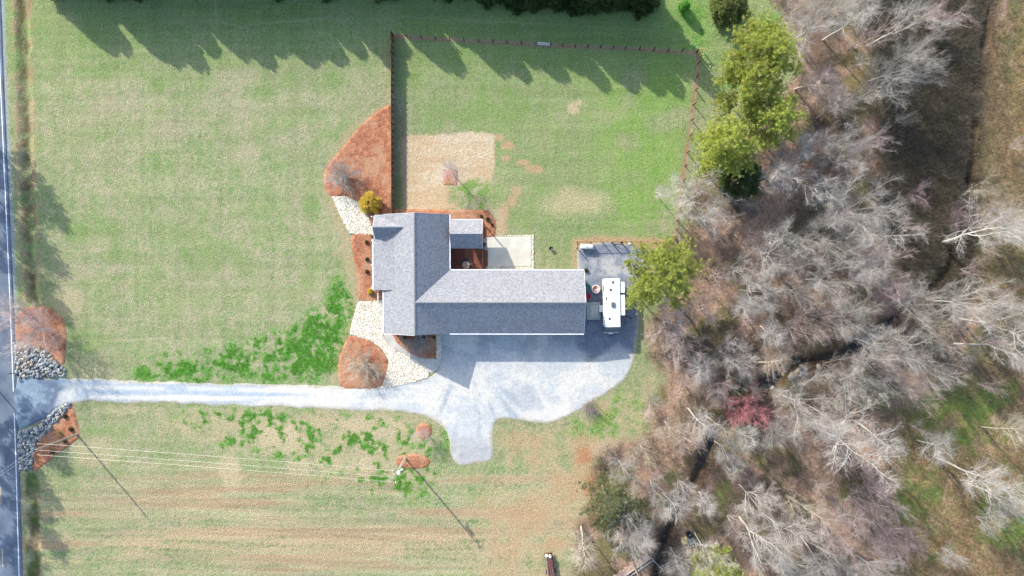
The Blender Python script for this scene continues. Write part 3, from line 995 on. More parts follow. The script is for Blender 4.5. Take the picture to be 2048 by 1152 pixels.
# cross gable at the north-west corner
zd = 5.55
xd0, xd1 = P(744.5, 454, zd)[0], P(809, 454, zd)[0]
ydr, yd0, yd1 = P(760, 454, zd)[1], P(750, 430, 3.2)[1], P(750, 479, 3.2)[1]
mb = MB().add([(xd0, ydr, zd), (xd1, ydr, zd), (xd0, yd0 + .05, 3.2), (xd1 - 2.5, yd0 + .05, 3.2), (xd0, yd1, 3.2), (xd1 - 2.5, yd1, 3.2)], [(0, 1, 3, 2), (0, 4, 5, 1)])
cg = inhouse(mb.build('cross_gable', SH, None, solid=.12))
tag(cg, 'small steep cross gable at the front corner')
rake((xd0, yd0 + .05, 3.2), (xd0, ydr, zd), (-.012, 0, 0), cg)
rake((xd0, ydr, zd), (xd0, yd1, 3.2), (-.012, 0, 0), cg)
ridge_cap([(xd0, ydr, zd), (xd1, ydr, zd)], cg)
# deck roof
zde, zdr = 3.25, 5.0
xq0, xq1 = xe + .17, P(965, 470, zde)[0]
yq0, yqr, yq1 = P(930, 440, zde)[1], P(930, 467.5, zdr)[1], P(930, 497, zde)[1]
mb = MB().add([(xq0, yqr, zdr), (xq1, yqr, zdr), (xq0, yq0, zde), (xq1, yq0, zde), (xq0, yq1, zde), (xq1, yq1, zde)], [(0, 2, 3, 1), (0, 1, 5, 4)])
dr = inhouse(mb.build('deck_roof', SH, None, solid=.12))
tag(dr, 'small gable roof over the covered end of the deck')
rake((xq1, yq0, zde), (xq1, yqr, zdr), (.012, 0, 0), dr)
rake((xq1, yqr, zdr), (xq1, yq1, zde), (.012, 0, 0), dr)
gutter((xe + .2, yq0 + .08, zde), (xq1, yq0 + .08, zde), dr)
# vents on the shaded slopes
for px, py in ((870, 560),):
    pass
# walls with gables
wi = .45


def gable_wall(name, x0, x1, y0, y1, zr, ax):
    mb = MB()
    zt = ZE - .1
    if ax == 'y':
        xm = xr
        a = [(x0, y0, 0), (x1, y0, 0), (x1, y0, zt), (xm, y0, zr), (x0, y0, zt)]
        b = [(x, y1, z) for x, y, z in a]
    else:
        ym = yWr
        a = [(x0, y0, 0), (x0, y1, 0), (x0, y1, zt), (x0, ym, zr), (x0, y0, zt)]
        b = [(x1, y, z) for x, y, z in a]
    mb.add(a + b, [(0, 1, 2, 3, 4), (9, 8, 7, 6, 5)] + [(k, 5 + k, 5 + (k + 1) % 5, (k + 1) % 5) for k in (0, 1, 4)])
    return inhouse(mb.build(name, siding, None))


gable_wall('wall', xw + wi, xe - wi, yS + wi, yN - wi, ZR - .28, 'y')
gable_wall('wall', xe - wi + .01, xWe - wi, yS + wi + .01, yWn - wi, ZR - .28, 'x')


def opening(kind, c, w, h, normal, panes=2):
    """window or door set proud of the wall; c is the foot centre on the wall"""
    nx_, ny_ = normal
    rz = math.atan2(ny_, nx_) + math.pi / 2
    mk = lambda off, ww, hh, z, dpt: MB().box((c[0] + nx_ * off, c[1] + ny_ * off, z), (ww, dpt, hh), rz)
    if kind == 'window':
        w0 = inhouse(mk(.03, w + .16, h + .16, c[2] + h / 2, .06).build('window', white, None))
        for k in range(panes):
            t = (k + .5) / panes - .5
            cc = (c[0] + math.cos(rz) * w * t, c[1] + math.sin(rz) * w * t)
            inhouse(MB().box((cc[0] + nx_ * .065, cc[1] + ny_ * .065, c[2] + h / 2), (w / panes - .08, .02, h - .06), rz).build('pane', glass, None), w0)
        inhouse(mk(.09, w + .3, .06, c[2] - .1, .14).build('sill', white, None), w0)
    elif kind == 'door':
        w0 = inhouse(mk(.03, w, h, c[2] + h / 2, .06).build('door', doorm, None))
        inhouse(MB().box((c[0] + nx_ * .1 + math.cos(rz) * w * .4, c[1] + ny_ * .1 + math.sin(rz) * w * .4, c[2] + 1), (.05, .08, .14), rz).build('handle', metal, None), w0)
    else:
        w0 = inhouse(mk(.02, w, h, c[2] + h / 2, .05).build('garage_door', white, None))
        for k in range(4):
            inhouse(mk(.06, w - .2, h / 4 - .08, c[2] + h * (k + .5) / 4, .03).build('panel', mat('garage_panel', (.62, .63, .65), .6, .04), None), w0)
    return w0


for px in (955, 1025, 1095):
    opening('garage', (P(px, 660)[0], yS + wi, .05), 2.7, 2.2, (0, -1))
opening('window', (P(1145, 660)[0], yS + wi, 1.0), 1.0, 1.3, (0, -1))
opening('window', (P(810, 660)[0], yS + wi, .9), 1.8, 1.5, (0, -1))
for py in (500, 545):
    opening('window', (xw + wi, P(770, py)[1], .9), 1.8, 1.5, (-1, 0))
opening('door', (xw + wi, P(770, 575)[1], .4), 1.0, 2.1, (-1, 0))
opening('window', (xw + wi, P(770, 630)[1], .9), 1.8, 1.5, (-1, 0))
for px in (800, 860):
    opening('window', (P(px, 430)[0], yN - wi, .9), 1.4, 1.5, (0, 1))
opening('door', (xe - wi, P(890, 515)[1], .5), 1.8, 2.1, (1, 0))
for px in (1010, 1080, 1140):
    opening('window', (P(px, 540)[0], yWn - wi, 1.0), 1.4, 1.3, (0, 1))
opening('door', (xWe - wi, P(1160, 615)[1], .1), 1.0, 2.1, (1, 0))
# porch: floor boards, posts, steps with railing
pxa, pxb = P(750, 530)[0], xw + wi
mbp = MB().box(((pxa + pxb) / 2, (yp0 + yp1) / 2, .2), (pxb - pxa - .02, yp0 - yp1 - .6, .4))
porch = inhouse(mbp.build('porch_floor', mat('porch_brick', A(164, 110, 88), .85, .2, 6), None))
for py in (436, 482, 530, 575):
    inhouse(MB().box((P(750, py, 0)[0] + .1, P(750, py, 0)[1], 1.75), (.16, .16, 2.75)).build('porch_post', white, None))
for k in range(3):
    inhouse(MB().box((P(762, 590)[0], yp1 + .1 - .32 * k, .36 - .13 * k - .17 + .02), (1.5, .34, .34 - .05 * k)).build('step', mat('porch_brick', (.2, .1, .08)), None))
for px in (754.5, 758.5):
    r = MB()
    x0, y0 = P(px, 582)
    for k in range(7):
        r.box((x0, y0 - .25 * k, .55), (.05, .05, 1.1))
    r.box((x0, y0 - .75, 1.12), (.09, 1.8, .06))
    inhouse(r.build('stair_railing', white if px > 756 else wood_dk, None))

# deck
dx0, dx1 = xe - wi + .03, P(967, 520, .5)[0]
dy0, dy1 = yWn - wi + .03, P(930, 445, .5)[1]
deck = thing('deck', 'red-brown timber deck in the corner of the house', 'deck', ((dx0 + dx1) / 2, (dy0 + dy1) / 2, 0))
nb = int((dx1 - dx0) / .145)
bw = (dx1 - dx0) / nb
board_me = None
for k in range(nb):
    if board_me is None:
        b0 = MB().box((0, 0, 0), (bw - .012, dy1 - dy0, .04)).build('board', wood_red, deck)
        board_me = b0.data
    else:
        b0 = link('board', board_me, deck)
    b0.location = (dx0 + bw * (k + .5) - deck.location.x, 0, .5)
for x, y in ((dx0 + .1, dy0 + .3), (dx1 - .1, dy0 + .3), (dx1 - .1, dy1 - .1), (dx0 + .1, dy1 - .1), (dx1 - .1, (dy0 + dy1) / 2)):
    inhouse(MB().box((x, y, .24), (.14, .14, .48)).build('joist_post', wood_dk, None), deck)
yA, yB = P(967, 498, .5)[1], P(967, 528, .5)[1]
for x, y in ((dx1 - .12, yq1 + .25), (dx1 - .12, yq0 - .25), (dx0 + 2.6, yq0 - .25)):
    inhouse(MB().box((x, y, 1.85), (.15, .15, 2.65)).build('roof_post', wood_tan, None), deck)
inhouse(MB().box((dx1 - .06, (yA + yB) / 2, 1.5), (.13, yA - yB, .04)).build('hand_rail', wood_tan, None), deck)
for k in range(14):
    inhouse(MB().box((dx1 - .06, yA - (yA - yB) * (k + .5) / 14, 1.0), (.05, .04, .96)).build('baluster', wood_dk, None), deck)
inhouse(MB().box((dx1 - .06, yB - .1, 1.05), (.14, .14, 1.1)).build('rail_post', wood_tan, None), deck)
for k in range(3):
    inhouse(MB().box((dx1 + .16 + .2 * k, (yA + yB) / 2 - .3, .40 - .14 * k), (.26, 2.6, .05)).build('stair_tread', wood_red, None), deck)

# table and chairs on the deck
tx, ty = P(932, 530, 1.1)
tb = thing('patio_table', 'round grey patio table on the deck', 'table', (tx, ty, .52))
MB().lathe([(.02, .72), (.62, .72), (.62, .75), (.02, .75)], 20).build('table_top', mat('taupe_table', A(178, 158, 150), .6, .08, 4), tb)
for a in range(4):
    c, s_ = math.cos(a * 1.57 + .8), math.sin(a * 1.57 + .8)
    MB().tube([(c * .45, s_ * .45, 0), (c * .4, s_ * .4, .72)], .02, 6).build('leg', blackm, tb)
chair_me = None
for k, (ang, r) in enumerate(((100, .85), (150, .85), (55, .9), (10, .85))):
    a = math.radians(ang)
    ch = thing('patio_chair', 'dark metal chair pulled up to the round deck table', 'chair', (tx + math.cos(a) * r, ty + math.sin(a) * r, .52), a + math.pi / 2, 'chairs round the deck table')
    if chair_me is None:
        MB().box((0, 0, .44), (.46, .44, .05)).build('seat', mat('dark_mesh_fabric', (.05, .05, .055), .8), ch, bevel=.01)
        MB().box((0, -.24, .74), (.46, .04, .5)).build('backrest', MATS['dark_mesh_fabric'], ch, bevel=.01)
        for sx in (-1, 1):
            for sy in (-1, 1):
                MB().tube([(sx * .2, sy * .19, 0), (sx * .2, sy * .19, .44)], .015, 5).build('leg', blackm, ch)
        chair_me = list(ch.children)
    else:
        for c in chair_me:
            d = c.copy()
            COL.objects.link(d)
            d.parent = ch

# air-conditioning unit under the front gable
ax_, ay_ = P(849, 673)
ac = thing('air_conditioner', 'grey outdoor cooling unit under the front gable', 'air conditioner', (ax_, ay_, .1), 0.05)
MB().box((0, 0, .4), (.85, .85, .8)).build('casing', mat('ac_casing', A(176, 180, 178), .6, .1, 3), ac, bevel=.03)
MB().lathe([(.02, .80), (.34, .80), (.36, .83), (.02, .84)], 16).build('fan_grille', blackm, ac)
MB().box((0, 0, -.04), (1.05, 1.05, .1)).build('pad', mat('ac_pad', A(200, 200, 196), .9), ac)

# ------------------------------------------------------------------ travel trailer
rx, ry = P(1224.5, 605, 3.2)
rv = thing('travel_trailer', 'long white-roofed travel trailer parked on the gravel', 'trailer', (rx, ry, 0.03), math.radians(1.2))
rvw = mat('trailer_white', (.76, .76, .75), .5, .06, .8)
rvg = mat('trailer_grey_cap', A(108, 124, 142), .35, .1, 1)
rvs = mat('trailer_skin', (.62, .62, .60), .45, .05, 1)
LW, LH = 2.46, 7.75
MB().box((0, -.1, 1.75), (LW - .06, LH - .1, 2.7)).build('body', rvs, rv, bevel=.05)
MB().box((0, -.1 + .05, 3.15), (LW, LH, .14)).build('roof', rvw, rv, bevel=.04)
f = MB()
yf = -.1 - LH / 2
f.add([(-1.2, yf + .1, 3.16), (1.2, yf + .1, 3.16), (1.17, yf - .62, 2.2), (-1.17, yf - .62, 2.2), (-1.15, yf - .95, 1.3), (1.15, yf - .95, 1.3), (1.15, yf - .8, .5), (-1.15, yf - .8, .5), (-1.2, yf + .1, .5), (1.2, yf + .1, .5)],
      [(0, 1, 2, 3), (3, 2, 5, 4), (4, 5, 6, 7), (0, 3, 4, 7, 8), (1, 9, 6, 5, 2), (8, 7, 6, 9), (0, 8, 9, 1)])
f.build('front_cap', rvg, rv)
MB().box((0, yf - 1.0, 1.25), (2.35, .08, .12)).build('front_trim', rvw, rv)
MB().tube([(-.5, yf - .8, .5), (0, yf - 1.7, .5)], .05, 6).tube([(.5, yf - .8, .5), (0, yf - 1.7, .5)], .05, 6).build('tongue', blackm, rv)
MB().lathe([(.14, .5), (.15, .9), (.07, 1.0)], 12, (.16, yf - 1.15, 0)).build('gas_bottle', rvw, rv)
MB().lathe([(.14, .5), (.15, .9), (.07, 1.0)], 12, (-.18, yf - 1.15, 0)).build('gas_bottle', rvw, rv)
for y0_, y1_ in ((1.55, 3.2), (-2.05, 1.15)):
    so = MB().box((LW / 2 + .36, (y0_ + y1_) / 2, 1.75), (.78, y1_ - y0_, 2.3)).build('slide_out', rvs, rv, bevel=.03)
    MB().box((LW / 2 + .38, (y0_ + y1_) / 2, 2.93), (.82, y1_ - y0_ + .06, .06)).build('slide_roof', rvw, so)
acu = MB().box((.12, -.35, 3.36), (.62, .85, .26), 0, .85).build('air_conditioner', mat('ac_grey', A(112, 118, 130), .5), rv, bevel=.03)
for x, y in ((.15, 3.25), (-.25, 2.05), (-.5, -2.55)):
    v = MB().box((x, y, 3.27), (.36, .36, .12), 0, .9).build('roof_vent', mat('vent_grey', A(150, 146, 142), .5), rv, bevel=.02)
    MB().box((x, y, 3.34), (.2, .2, .03)).build('lid', blackm, v)
for y in (-2.4, .2, 1.5, 2.7):
    MB().box((0, y, 3.222), (LW - .1, .04, .012)).build('roof_seam', rvs, rv)
MB().box((-.95, .65, 3.24), (.26, .5, .06)).build('fridge_vent', mat('vent_grey', (.3, .3, .3)), rv)
MB().tube([(-LW / 2 - .1, -3.6, 2.95), (-LW / 2 - .1, 1.2, 2.95)], .08, 8).build('awning_roll', rvw, rv)
for y in (-3.6, 1.2):
    MB().box((-LW / 2 - .09, y, 1.9), (.05, .06, 2.0)).build('awning_arm', metal, rv)
d_ = MB().box((-LW / 2 + .0, -1.3, 1.7), (.05, .72, 1.95)).build('door', rvw, rv)
MB().box((-LW / 2 - .04, -1.6, 1.6), (.04, .05, .14)).build('handle', blackm, d_)
for y in (-2.6, .2, 2.2):
    MB().box((-LW / 2 + .0, y, 2.1), (.05, .9, .6)).build('window', glass, rv)
wheel_me = None
for sx in (-1, 1):
    for y in (-.45, .45):
        w = MB().tube([(-.11, 0, 0), (.11, 0, 0)], .34, 16).build('wheel', blackm, rv) if wheel_me is None else link('wheel', wheel_me, rv)
        wheel_me = w.data
        w.location = (sx * 1.05, y, .34)
        MB().tube([(-.12, 0, 0), (.12, 0, 0)], .18, 12).build('rim', metal, w)
st_ = MB()
for k in range(3):
    st_.box((-LW / 2 - .25 - .26 * k, -1.3, .75 - .22 * k), (.26, .75, .05))
st_.build('steps', metal, rv)
MB().tube([(LW / 2 + .7, -1.95, .4), (LW / 2 + 1.2, -2.3, .06), (LW / 2 + 2.4, -2.9, .06)], .05, 6).build('drain_hose', blackm, rv)

sx_, sy_ = P(1203, 617, 1.0)
cb = thing('chest_box', 'white lidded box beside the trailer door', 'box', (sx_, sy_, .03), .02)
MB().box((0, 0, .35), (.55, 1.05, .7)).build('bin', rvs, cb, bevel=.03)
MB().box((0, 0, .74), (.6, 1.1, .09)).build('lid', rvw, cb, bevel=.03)

# storm shelter slab
sx_, sy_ = P(1187, 622, .3)
sl = thing('shelter_slab', 'pale blue-grey concrete slab with raised lid between house and trailer', 'slab', (sx_, sy_, .02), .015)
MB().box((0, 0, .16), (2.25, 2.85, .32)).build('base', mat('slab_concrete', A(214, 222, 228), .8, .06, 1.5), sl, bevel=.03)
ld = MB().box((.12, -.05, .375), (1.3, 2.0, .11)).build('lid', mat('lid_concrete', A(236, 240, 244), .7, .05, 1.5), sl, bevel=.02)
MB().lathe([(.07, .43), (.07, .47)], 8, (.35, -.7, 0)).build('vent', metal, ld)

# round tub with red contents
cx_, cy_ = P(1191.5, 578, .4)
tub = thing('planter_tub', 'round white tub heaped with red pieces on the gravel', 'tub', (cx_, cy_, .03))
MB().lathe([(.60, 0), (.70, .42), (.72, .50), (.50, .50), (.47, .30), (.02, .28)], 28).build('rim', mat('tub_white', A(250, 236, 232) * .95, .5, .04, 2), tub)
redm = mat('red_plastic', (.35, .04, .06), .5, .3, 5, objvar=.5)
g = np.random.default_rng(9)
for k in range(14):
    a, r = g.random() * 6.28, .4 * g.random() ** .5
    o = link('red_piece', STONE[k % 8], tub)
    o.scale = (.11, .09, .09)
    o.location = (r * math.cos(a), r * math.sin(a), .36 + .06 * g.random())
    o.material_slots[0].link = 'OBJECT'
    o.material_slots[0].material = redm if k % 4 else rvw
# coiled green hose and red cart by the wall
hx, hy = P(1174.5, 575)
hp = [(math.cos(t * .7) * (.28 + .012 * t), math.sin(t * .7) * (.28 + .012 * t), .05 + .006 * t) for t in range(40)]
ho = MB().tube(hp, .025, 5).build('garden_hose', mat('green_hose', (.02, .25, .16), .4, .1, 3))
ho.location = (hx, hy, .03)
tag(ho, 'coiled green garden hose by the end wall', 'hose')
hx, hy = P(1175.5, 592, .4)
wb = thing('plastic_tub', 'crimson plastic tub standing at the end wall', 'tub', (hx, hy, .03), 1.5)
MB().lathe([(.28, .18), (.44, .55), (.46, .58), (.42, .57), (.26, .24), (.02, .23)], 16).build('tray', mat('crimson_plastic', (.45, .01, .06), .45, .05, 2), wb)
MB().lathe([(.25, .0), (.3, .2)], 12).build('foot', blackm, wb)

# propane tank
cx_, cy_ = P(1173, 493, .8)
pt = thing('propane_tank', 'long white propane tank on the fenced gravel pad', 'tank', (cx_, cy_, .03), -.03)
prof = [(-1.12 + .3 * (1 - math.cos(t)), .38 * math.sin(t)) for t in np.linspace(0.05, math.pi / 2, 6)]
prof = prof + [(-x, r) for x, r in prof[::-1]]
tk = MB().tube([(x, 0, .72) for x, r in prof], [r for x, r in prof], 18)
tk.build('shell', mat('tank_white', (.78, .78, .78), .4, .03, 1), pt, smooth=True)
MB().lathe([(.13, 1.06), (.13, 1.22), (.10, 1.25), (.02, 1.25)], 12, (.05, -.02, 0)).build('valve_dome', mat('dome_grey', (.4, .38, .36), .5), pt)
for x in (-.65, .65):
    MB().box((x, 0, .18), (.12, .5, .36)).build('leg', metal, pt)

# small black fire bowl on the lawn, stake flag
cx_, cy_ = P(1102, 497, .3)
fb = thing('fire_bowl', 'small black fire bowl standing on the grass by the patio', 'fire bowl', (cx_, cy_, 0))
MB().lathe([(.12, .25), (.30, .42), (.34, .52), (.30, .50), (.02, .36)], 14).build('bowl', blackm, fb)
for a in range(3):
    MB().tube([(math.cos(a * 2.1) * .3, math.sin(a * 2.1) * .3, 0), (math.cos(a * 2.1) * .15, math.sin(a * 2.1) * .15, .3)], .02, 5).build('leg', blackm, fb)
cx_, cy_ = P(1260, 487)
o = link('paver', MB().box((0, 0, .06), (.55, .28, .12)).build('paver', mat('paver_white', (.6, .58, .55), .8)).data)
bpy.data.objects.remove(bpy.data.objects['paver'])
o.name = 'paver'
o.location = (cx_, cy_, .03)
tag(o, 'pale paving block lying at the pen gate', 'block')

# mailbox at the road edge
cx_, cy_ = P(33, 745)
ml = thing('mailbox', 'black mailbox on an arm reaching over the road edge', 'mailbox', (cx_, cy_, 0), 0)
MB().box((0, 0, .5), (.1, .1, 1.15)).build('post', wood_dk, ml)
MB().box((-.3, 0, 1.05), (.75, .08, .08)).build('arm', wood_dk, ml)
MB().tube([(-.62, 0, 1.2), (-.12, 0, 1.2)], .12, 10).build('box', blackm, ml)
cx_, cy_ = P(22.5, 731)

# ------------------------------------------------------------------ fences
# tall board fence: pickets, posts, rails
fx0, fy0 = P(786.5, 428)
fx1, fy1 = P(785.5, 71)
bf = thing('board_fence', 'tall cedar board fence with posts on its yard side', 'fence', ((fx0 + fx1) / 2, (fy0 + fy1) / 2, 0))
nb = int((fy1 - fy0) / .15)
pk = None
for k in range(nb):
    t = (k + .5) / nb
    if pk is None:
        o = MB().box((0, 0, .93), (.02, .142, 1.82)).build('picket', wood_tan, bf)
        pk = o.data
    else:
        o = link('picket', pk, bf)
    o.location = (fx0 + (fx1 - fx0) * t - bf.location.x, fy0 + (fy1 - fy0) * t - bf.location.y, rng.normal() * .008)
npst = 29
pk = None
for k in range(npst):
    t = k / (npst - 1)
    if pk is None:
        o = MB().box((0, 0, .96), (.11, .11, 1.92)).build('post', wood_dk, bf)
        pk = o.data
    else:
        o = link('post', pk, bf)
    o.location = (fx0 + (fx1 - fx0) * t - bf.location.x + .10, fy0 + (fy1 - fy0) * t - bf.location.y, 0)
for z in (.35, 1.0, 1.65):
    inhouse(MB().box(((fx0 + fx1) / 2 + .035, (fy0 + fy1) / 2, z), (.04, fy1 - fy0, .09), 0).build('rail', wood_tan, None), bf)

# wire fences on timber posts
def post_mesh(h, r):
    return MB().tube([(0, 0, -.1), (0, 0, h)], [r, r * .92], 7).build('post', wood_dk).data


PM = post_mesh(1.55, .09)
bpy.data.objects.remove(bpy.data.objects['post'] if 'post' in bpy.data.objects and bpy.data.objects['post'].parent is None else [o for o in bpy.data.objects if o.name.startswith('post') and o.parent is None][0])
wirem = mat('fence_wire', (.22, .20, .18), .5, .1, 3)
railm = mat('rail_timber', A(150, 104, 80), .85, .2, 3)


def wire_fence(label, pts, spacing, rails=(), wires=(.3, .75, 1.2), lean=.0):
    pw = [P(a, b) for a, b in pts]
    c = (np.mean([p[0] for p in pw]), np.mean([p[1] for p in pw]))
    t = thing('wire_fence', label, 'fence', (c[0], c[1], 0))
    wmb = {z: [] for z in wires}
    for i, ((ax, ay), (bx, by)) in enumerate(zip(pw[:-1], pw[1:])):
        L_ = math.hypot(bx - ax, by - ay)
        n = max(1, round(L_ / spacing))
        for k in range(n + (1 if i == len(pw) - 2 else 0)):
            x, y = ax + (bx - ax) * k / n, ay + (by - ay) * k / n
            o = link('post', PM, t)
            o.location = (x - c[0], y - c[1], gz(x, y))
            o.rotation_euler = (rng.normal() * .03, rng.normal() * .03, rng.random() * 3)
            o.scale = (1, 1, .95 + .1 * rng.random())
            for z in wires:
                wmb[z].append((x - c[0], y - c[1], z + gz(x, y)))
        for z in rails:
            m = MB().box(((ax + bx) / 2 - c[0], (ay + by) / 2 - c[1], z), (L_, .09, .05), math.atan2(by - ay, bx - ax))
            m.build('rail', railm, t)
    for z in wires:
        MB().tube(wmb[z], .008, 4).build('wire', wirem, t)
    return t, c


wire_fence('dark-posted wire fence along the foot of the evergreen row', [(787, 73), (900, 81), (1072, 90)], 2.2)
wire_fence('dark-posted wire fence between the sawhorse gate and the braced corner', [(1100, 92), (1250, 98), (1392, 105)], 2.2)
wire_fence('leaning wire fence at the wood edge by the pines', [(1396, 128), (1391, 180), (1383, 240), (1374, 305), (1366, 360)], 2.15)
wire_fence('wire fence with slim posts between the white-limbed tree and the pen corner', [(1361, 395), (1355, 440), (1349, 478)], 2.0)
wire_fence('low rail fence on posts closing the gravel tank pen', [(1154, 497), (1154, 484.5), (1180, 484.5), (1205, 484.5), (1223, 484.5)], 1.9, (1.3,), (.5, .9))
wire_fence('short rail fence running to the pen corner under the pine', [(1280, 485), (1310, 485), (1345, 486)], 1.9, (1.3,), (.5, .9))
# pen gate with a diagonal brace
ga, gb = P(1223.5, 484.5), P(1241, 484.5)
gt = thing('pen_gate', 'open-framed timber gate with a diagonal brace in the pen fence', 'gate', (ga[0], ga[1], 0))
gl = gb[0] - ga[0]
for z in (.25, 1.3):
    MB().box((gl / 2, 0, z), (gl, .05, .11)).build('rail', railm, gt)
for x in (0, gl):
    MB().tube([(x, 0, 0), (x, 0, 1.6)], .075, 7).build('post', wood_dk, gt)
MB().tube([(.05, 0, .3), (gl - .05, 0, 1.28)], .045, 5).build('brace', railm, gt)
gc, gd = P(1241, 484.5), P(1280, 485)
wire_fence('single-rail fence panel between the pen gate and its end post', [(1243, 484.5), (1279, 485)], 1.7, (1.25,), (.4, .8))
# field gate in the top fence
ga, gb = P(1073.5, 90.5), P(1099, 92)
fgt = thing('field_gate', 'pale metal gate hung in the fence below the evergreens', 'gate', (ga[0], ga[1], 0), math.atan2(gb[1] - ga[1], gb[0] - ga[0]))
gl = math.dist(ga, gb)
for z in (.25, .55, .85, 1.15, 1.4):
    MB().tube([(0, 0, z), (gl, 0, z)], .028 if z < 1.3 else .05, 6).build('rail', mat('gate_steel', (.5, .5, .5), .4, .1), fgt)
for x in (0, gl / 2, gl):
    MB().tube([(x, 0, .2), (x, 0, 1.42)], .03, 6).build('upright', MATS['gate_steel'], fgt)
# braced corner assembly
cz = thing('corner_brace', 'tan timber corner brace where two wire fences meet', 'fence post', (*P(1397, 112), 0))
pts = [P(1393, 104), P(1404, 103.5), P(1401, 115)]
ox, oy = cz.location.x, cz.location.y
for x, y in pts:
    MB().tube([(x - ox, y - oy, 0), (x - ox, y - oy, 1.7)], .09, 8).build('post', wood_pale, cz)
for (a, b), z in (((0, 1), 1.5), ((1, 2), 1.5), ((0, 2), .9)):
    MB().tube([(pts[a][0] - ox, pts[a][1] - oy, z), (pts[b][0] - ox, pts[b][1] - oy, z)], .06, 6).build('brace', wood_pale, cz)
cz = thing('corner_brace', 'pale timber corner brace at the pen end of the wood-edge fence', 'fence post', (*P(1347, 480), 0))
pts = [P(1347, 471), P(1346, 486), P(1332, 486)]
ox, oy = cz.location.x, cz.location.y
for x, y in pts:
    MB().tube([(x - ox, y - oy, 0), (x - ox, y - oy, 1.6)], .09, 8).build('post', wood_pale, cz)
for (a, b), z in (((0, 1), 1.4), ((1, 2), 1.4), ((0, 1), .5)):
    MB().tube([(pts[a][0] - ox, pts[a][1] - oy, z), (pts[b][0] - ox, pts[b][1] - oy, z)], .06, 6).build('brace', railm, cz)

# ------------------------------------------------------------------ utility poles and wires
polem = mat('pole_timber', A(196, 190, 182), .85, .15, 3, .01, 12)


def pole(label, base, h, arm, extra):
    t = thing('utility_pole', label, 'pole', (*base, 0))
    MB().tube([(0, 0, -.2), (0, 0, h)], [.17, .12], 10).build('pole', polem, t)
    if arm:
        MB().box((0, 0, h - .45), (.1, 2.0, .12), arm).build('cross_arm', polem, t)
        for k in (-.9, -.1, .9):
            MB().lathe([(.05, h - .4), (.06, h - .22), (.03, h - .18)], 8, (-math.sin(arm) * k, math.cos(arm) * k, 0)).build('insulator', rvw, t)
    if extra:
        MB().lathe([(.24, h - 2.4), (.26, h - 1.5), (.2, h - 1.42)], 14, (.42, .1, 0)).build('transformer', mat('transformer_grey', (.5, .52, .54), .5, .06), t)
        MB().tube([(0, 0, h - 2.6), (.7, .35, h - 2.3)], .03, 6).build('lamp_arm', metal, t)
        MB().lathe([(.05, h - 2.35), (.18, h - 2.5), (.16, h - 2.62)], 12, (.75, .38, 0)).build('lamp_head', rvw, t)
        MB().tube([(.14, .05, 0), (.14, .05, h - 2.5)], .03, 5).build('conduit', mat('conduit_white', (.7, .7, .7), .5), t)
    return t


B1, B2 = P(154, 869), P(811, 916)
H1, H2 = 9.6, 10.4
pole('weathered utility pole leaning out of the roadside pine-straw bed', B1, H1, .0, False)
pole('utility pole with transformer and lamp in the oval straw ring', B2, H2, .25, True)
B3 = P(-330, 1190)
pole('utility pole across the road from the rubble bed', B3, 9.6, .6, False)


def wires(label, a, b, offs, sag, n=24, r=.0115):
    for dx_, dy_, dz in offs:
        pts = []
        for k in range(n + 1):
            t = k / n
            pts.append((a[0] + (b[0] - a[0]) * t + dx_, a[1] + (b[1] - a[1]) * t + dy_, a[2] + (b[2] - a[2]) * t + dz - sag * 4 * t * (1 - t)))
        o = MB().tube(pts, r, 4).build('power_line', mat('pale_conductor', (.5, .5, .48), .4, .05, metal=.3))
        tag(o, label, 'wire', label)


wires('thin pale power line strung between the two utility poles', (B1[0], B1[1], H1), (B2[0], B2[1], H2), ((0, .9, -.2), (0, -.1, -.15), (0, -.85, -.2)), .35)
wires('thin power line crossing the asphalt road', (B1[0], B1[1], H1 - .2), (B3[0], B3[1], 9.4), ((0, .3, 0), (0, -.2, 0)), .5)

# ------------------------------------------------------------------ things at the bottom edge
cx_, cy_ = P(1101, 1138, .8)
lt = thing('lumber_trailer', 'narrow flat trailer stacked with red-brown and grey boards', 'trailer', (cx_, cy_, 0), math.radians(8))
MB().box((0, 0, .55), (1.25, 5.2, .12)).build('bed', wood_dk, lt)
w0 = None
for sx in (-1, 1):
    w = MB().tube([(-.1, 0, 0), (.1, 0, 0)], .32, 14).build('wheel', blackm, lt) if w0 is None else link('wheel', w0, lt)
    w0 = w.data
    w.location = (sx * .75, -.6, .32)
    MB().tube([(-.11, 0, 0), (.11, 0, 0)], .16, 10).build('rim', metal, w)
redb = mat('red_brown_board', A(150, 92, 84), .8, .25, 2, objvar=.2)
greyb = mat('grey_board', A(184, 176, 176), .8, .2, 2, objvar=.15)
for k in range(16):
    x = -.5 + (k % 6) * .19
    lay = k // 6
    MB().box((x, rng.normal() * .25 + .1, .68 + lay * .17), (.15, 4.4 - .7 * rng.random(), .14), rng.normal() * .02).build('board', redb if rng.random() < .55 else greyb, lt)
for x, y in ((-.3, 2.35), (.22, 2.15)):
    MB().lathe([(.2, .62), (.24, .8), (.22, 1.1), (.05, 1.16)], 12, (x, y, 0)).build('white_drum', rvw, lt)
for x in (-.6, .6):
    MB().box((x, -1.8, .95), (.06, .06, .9)).build('stake', metal, lt)

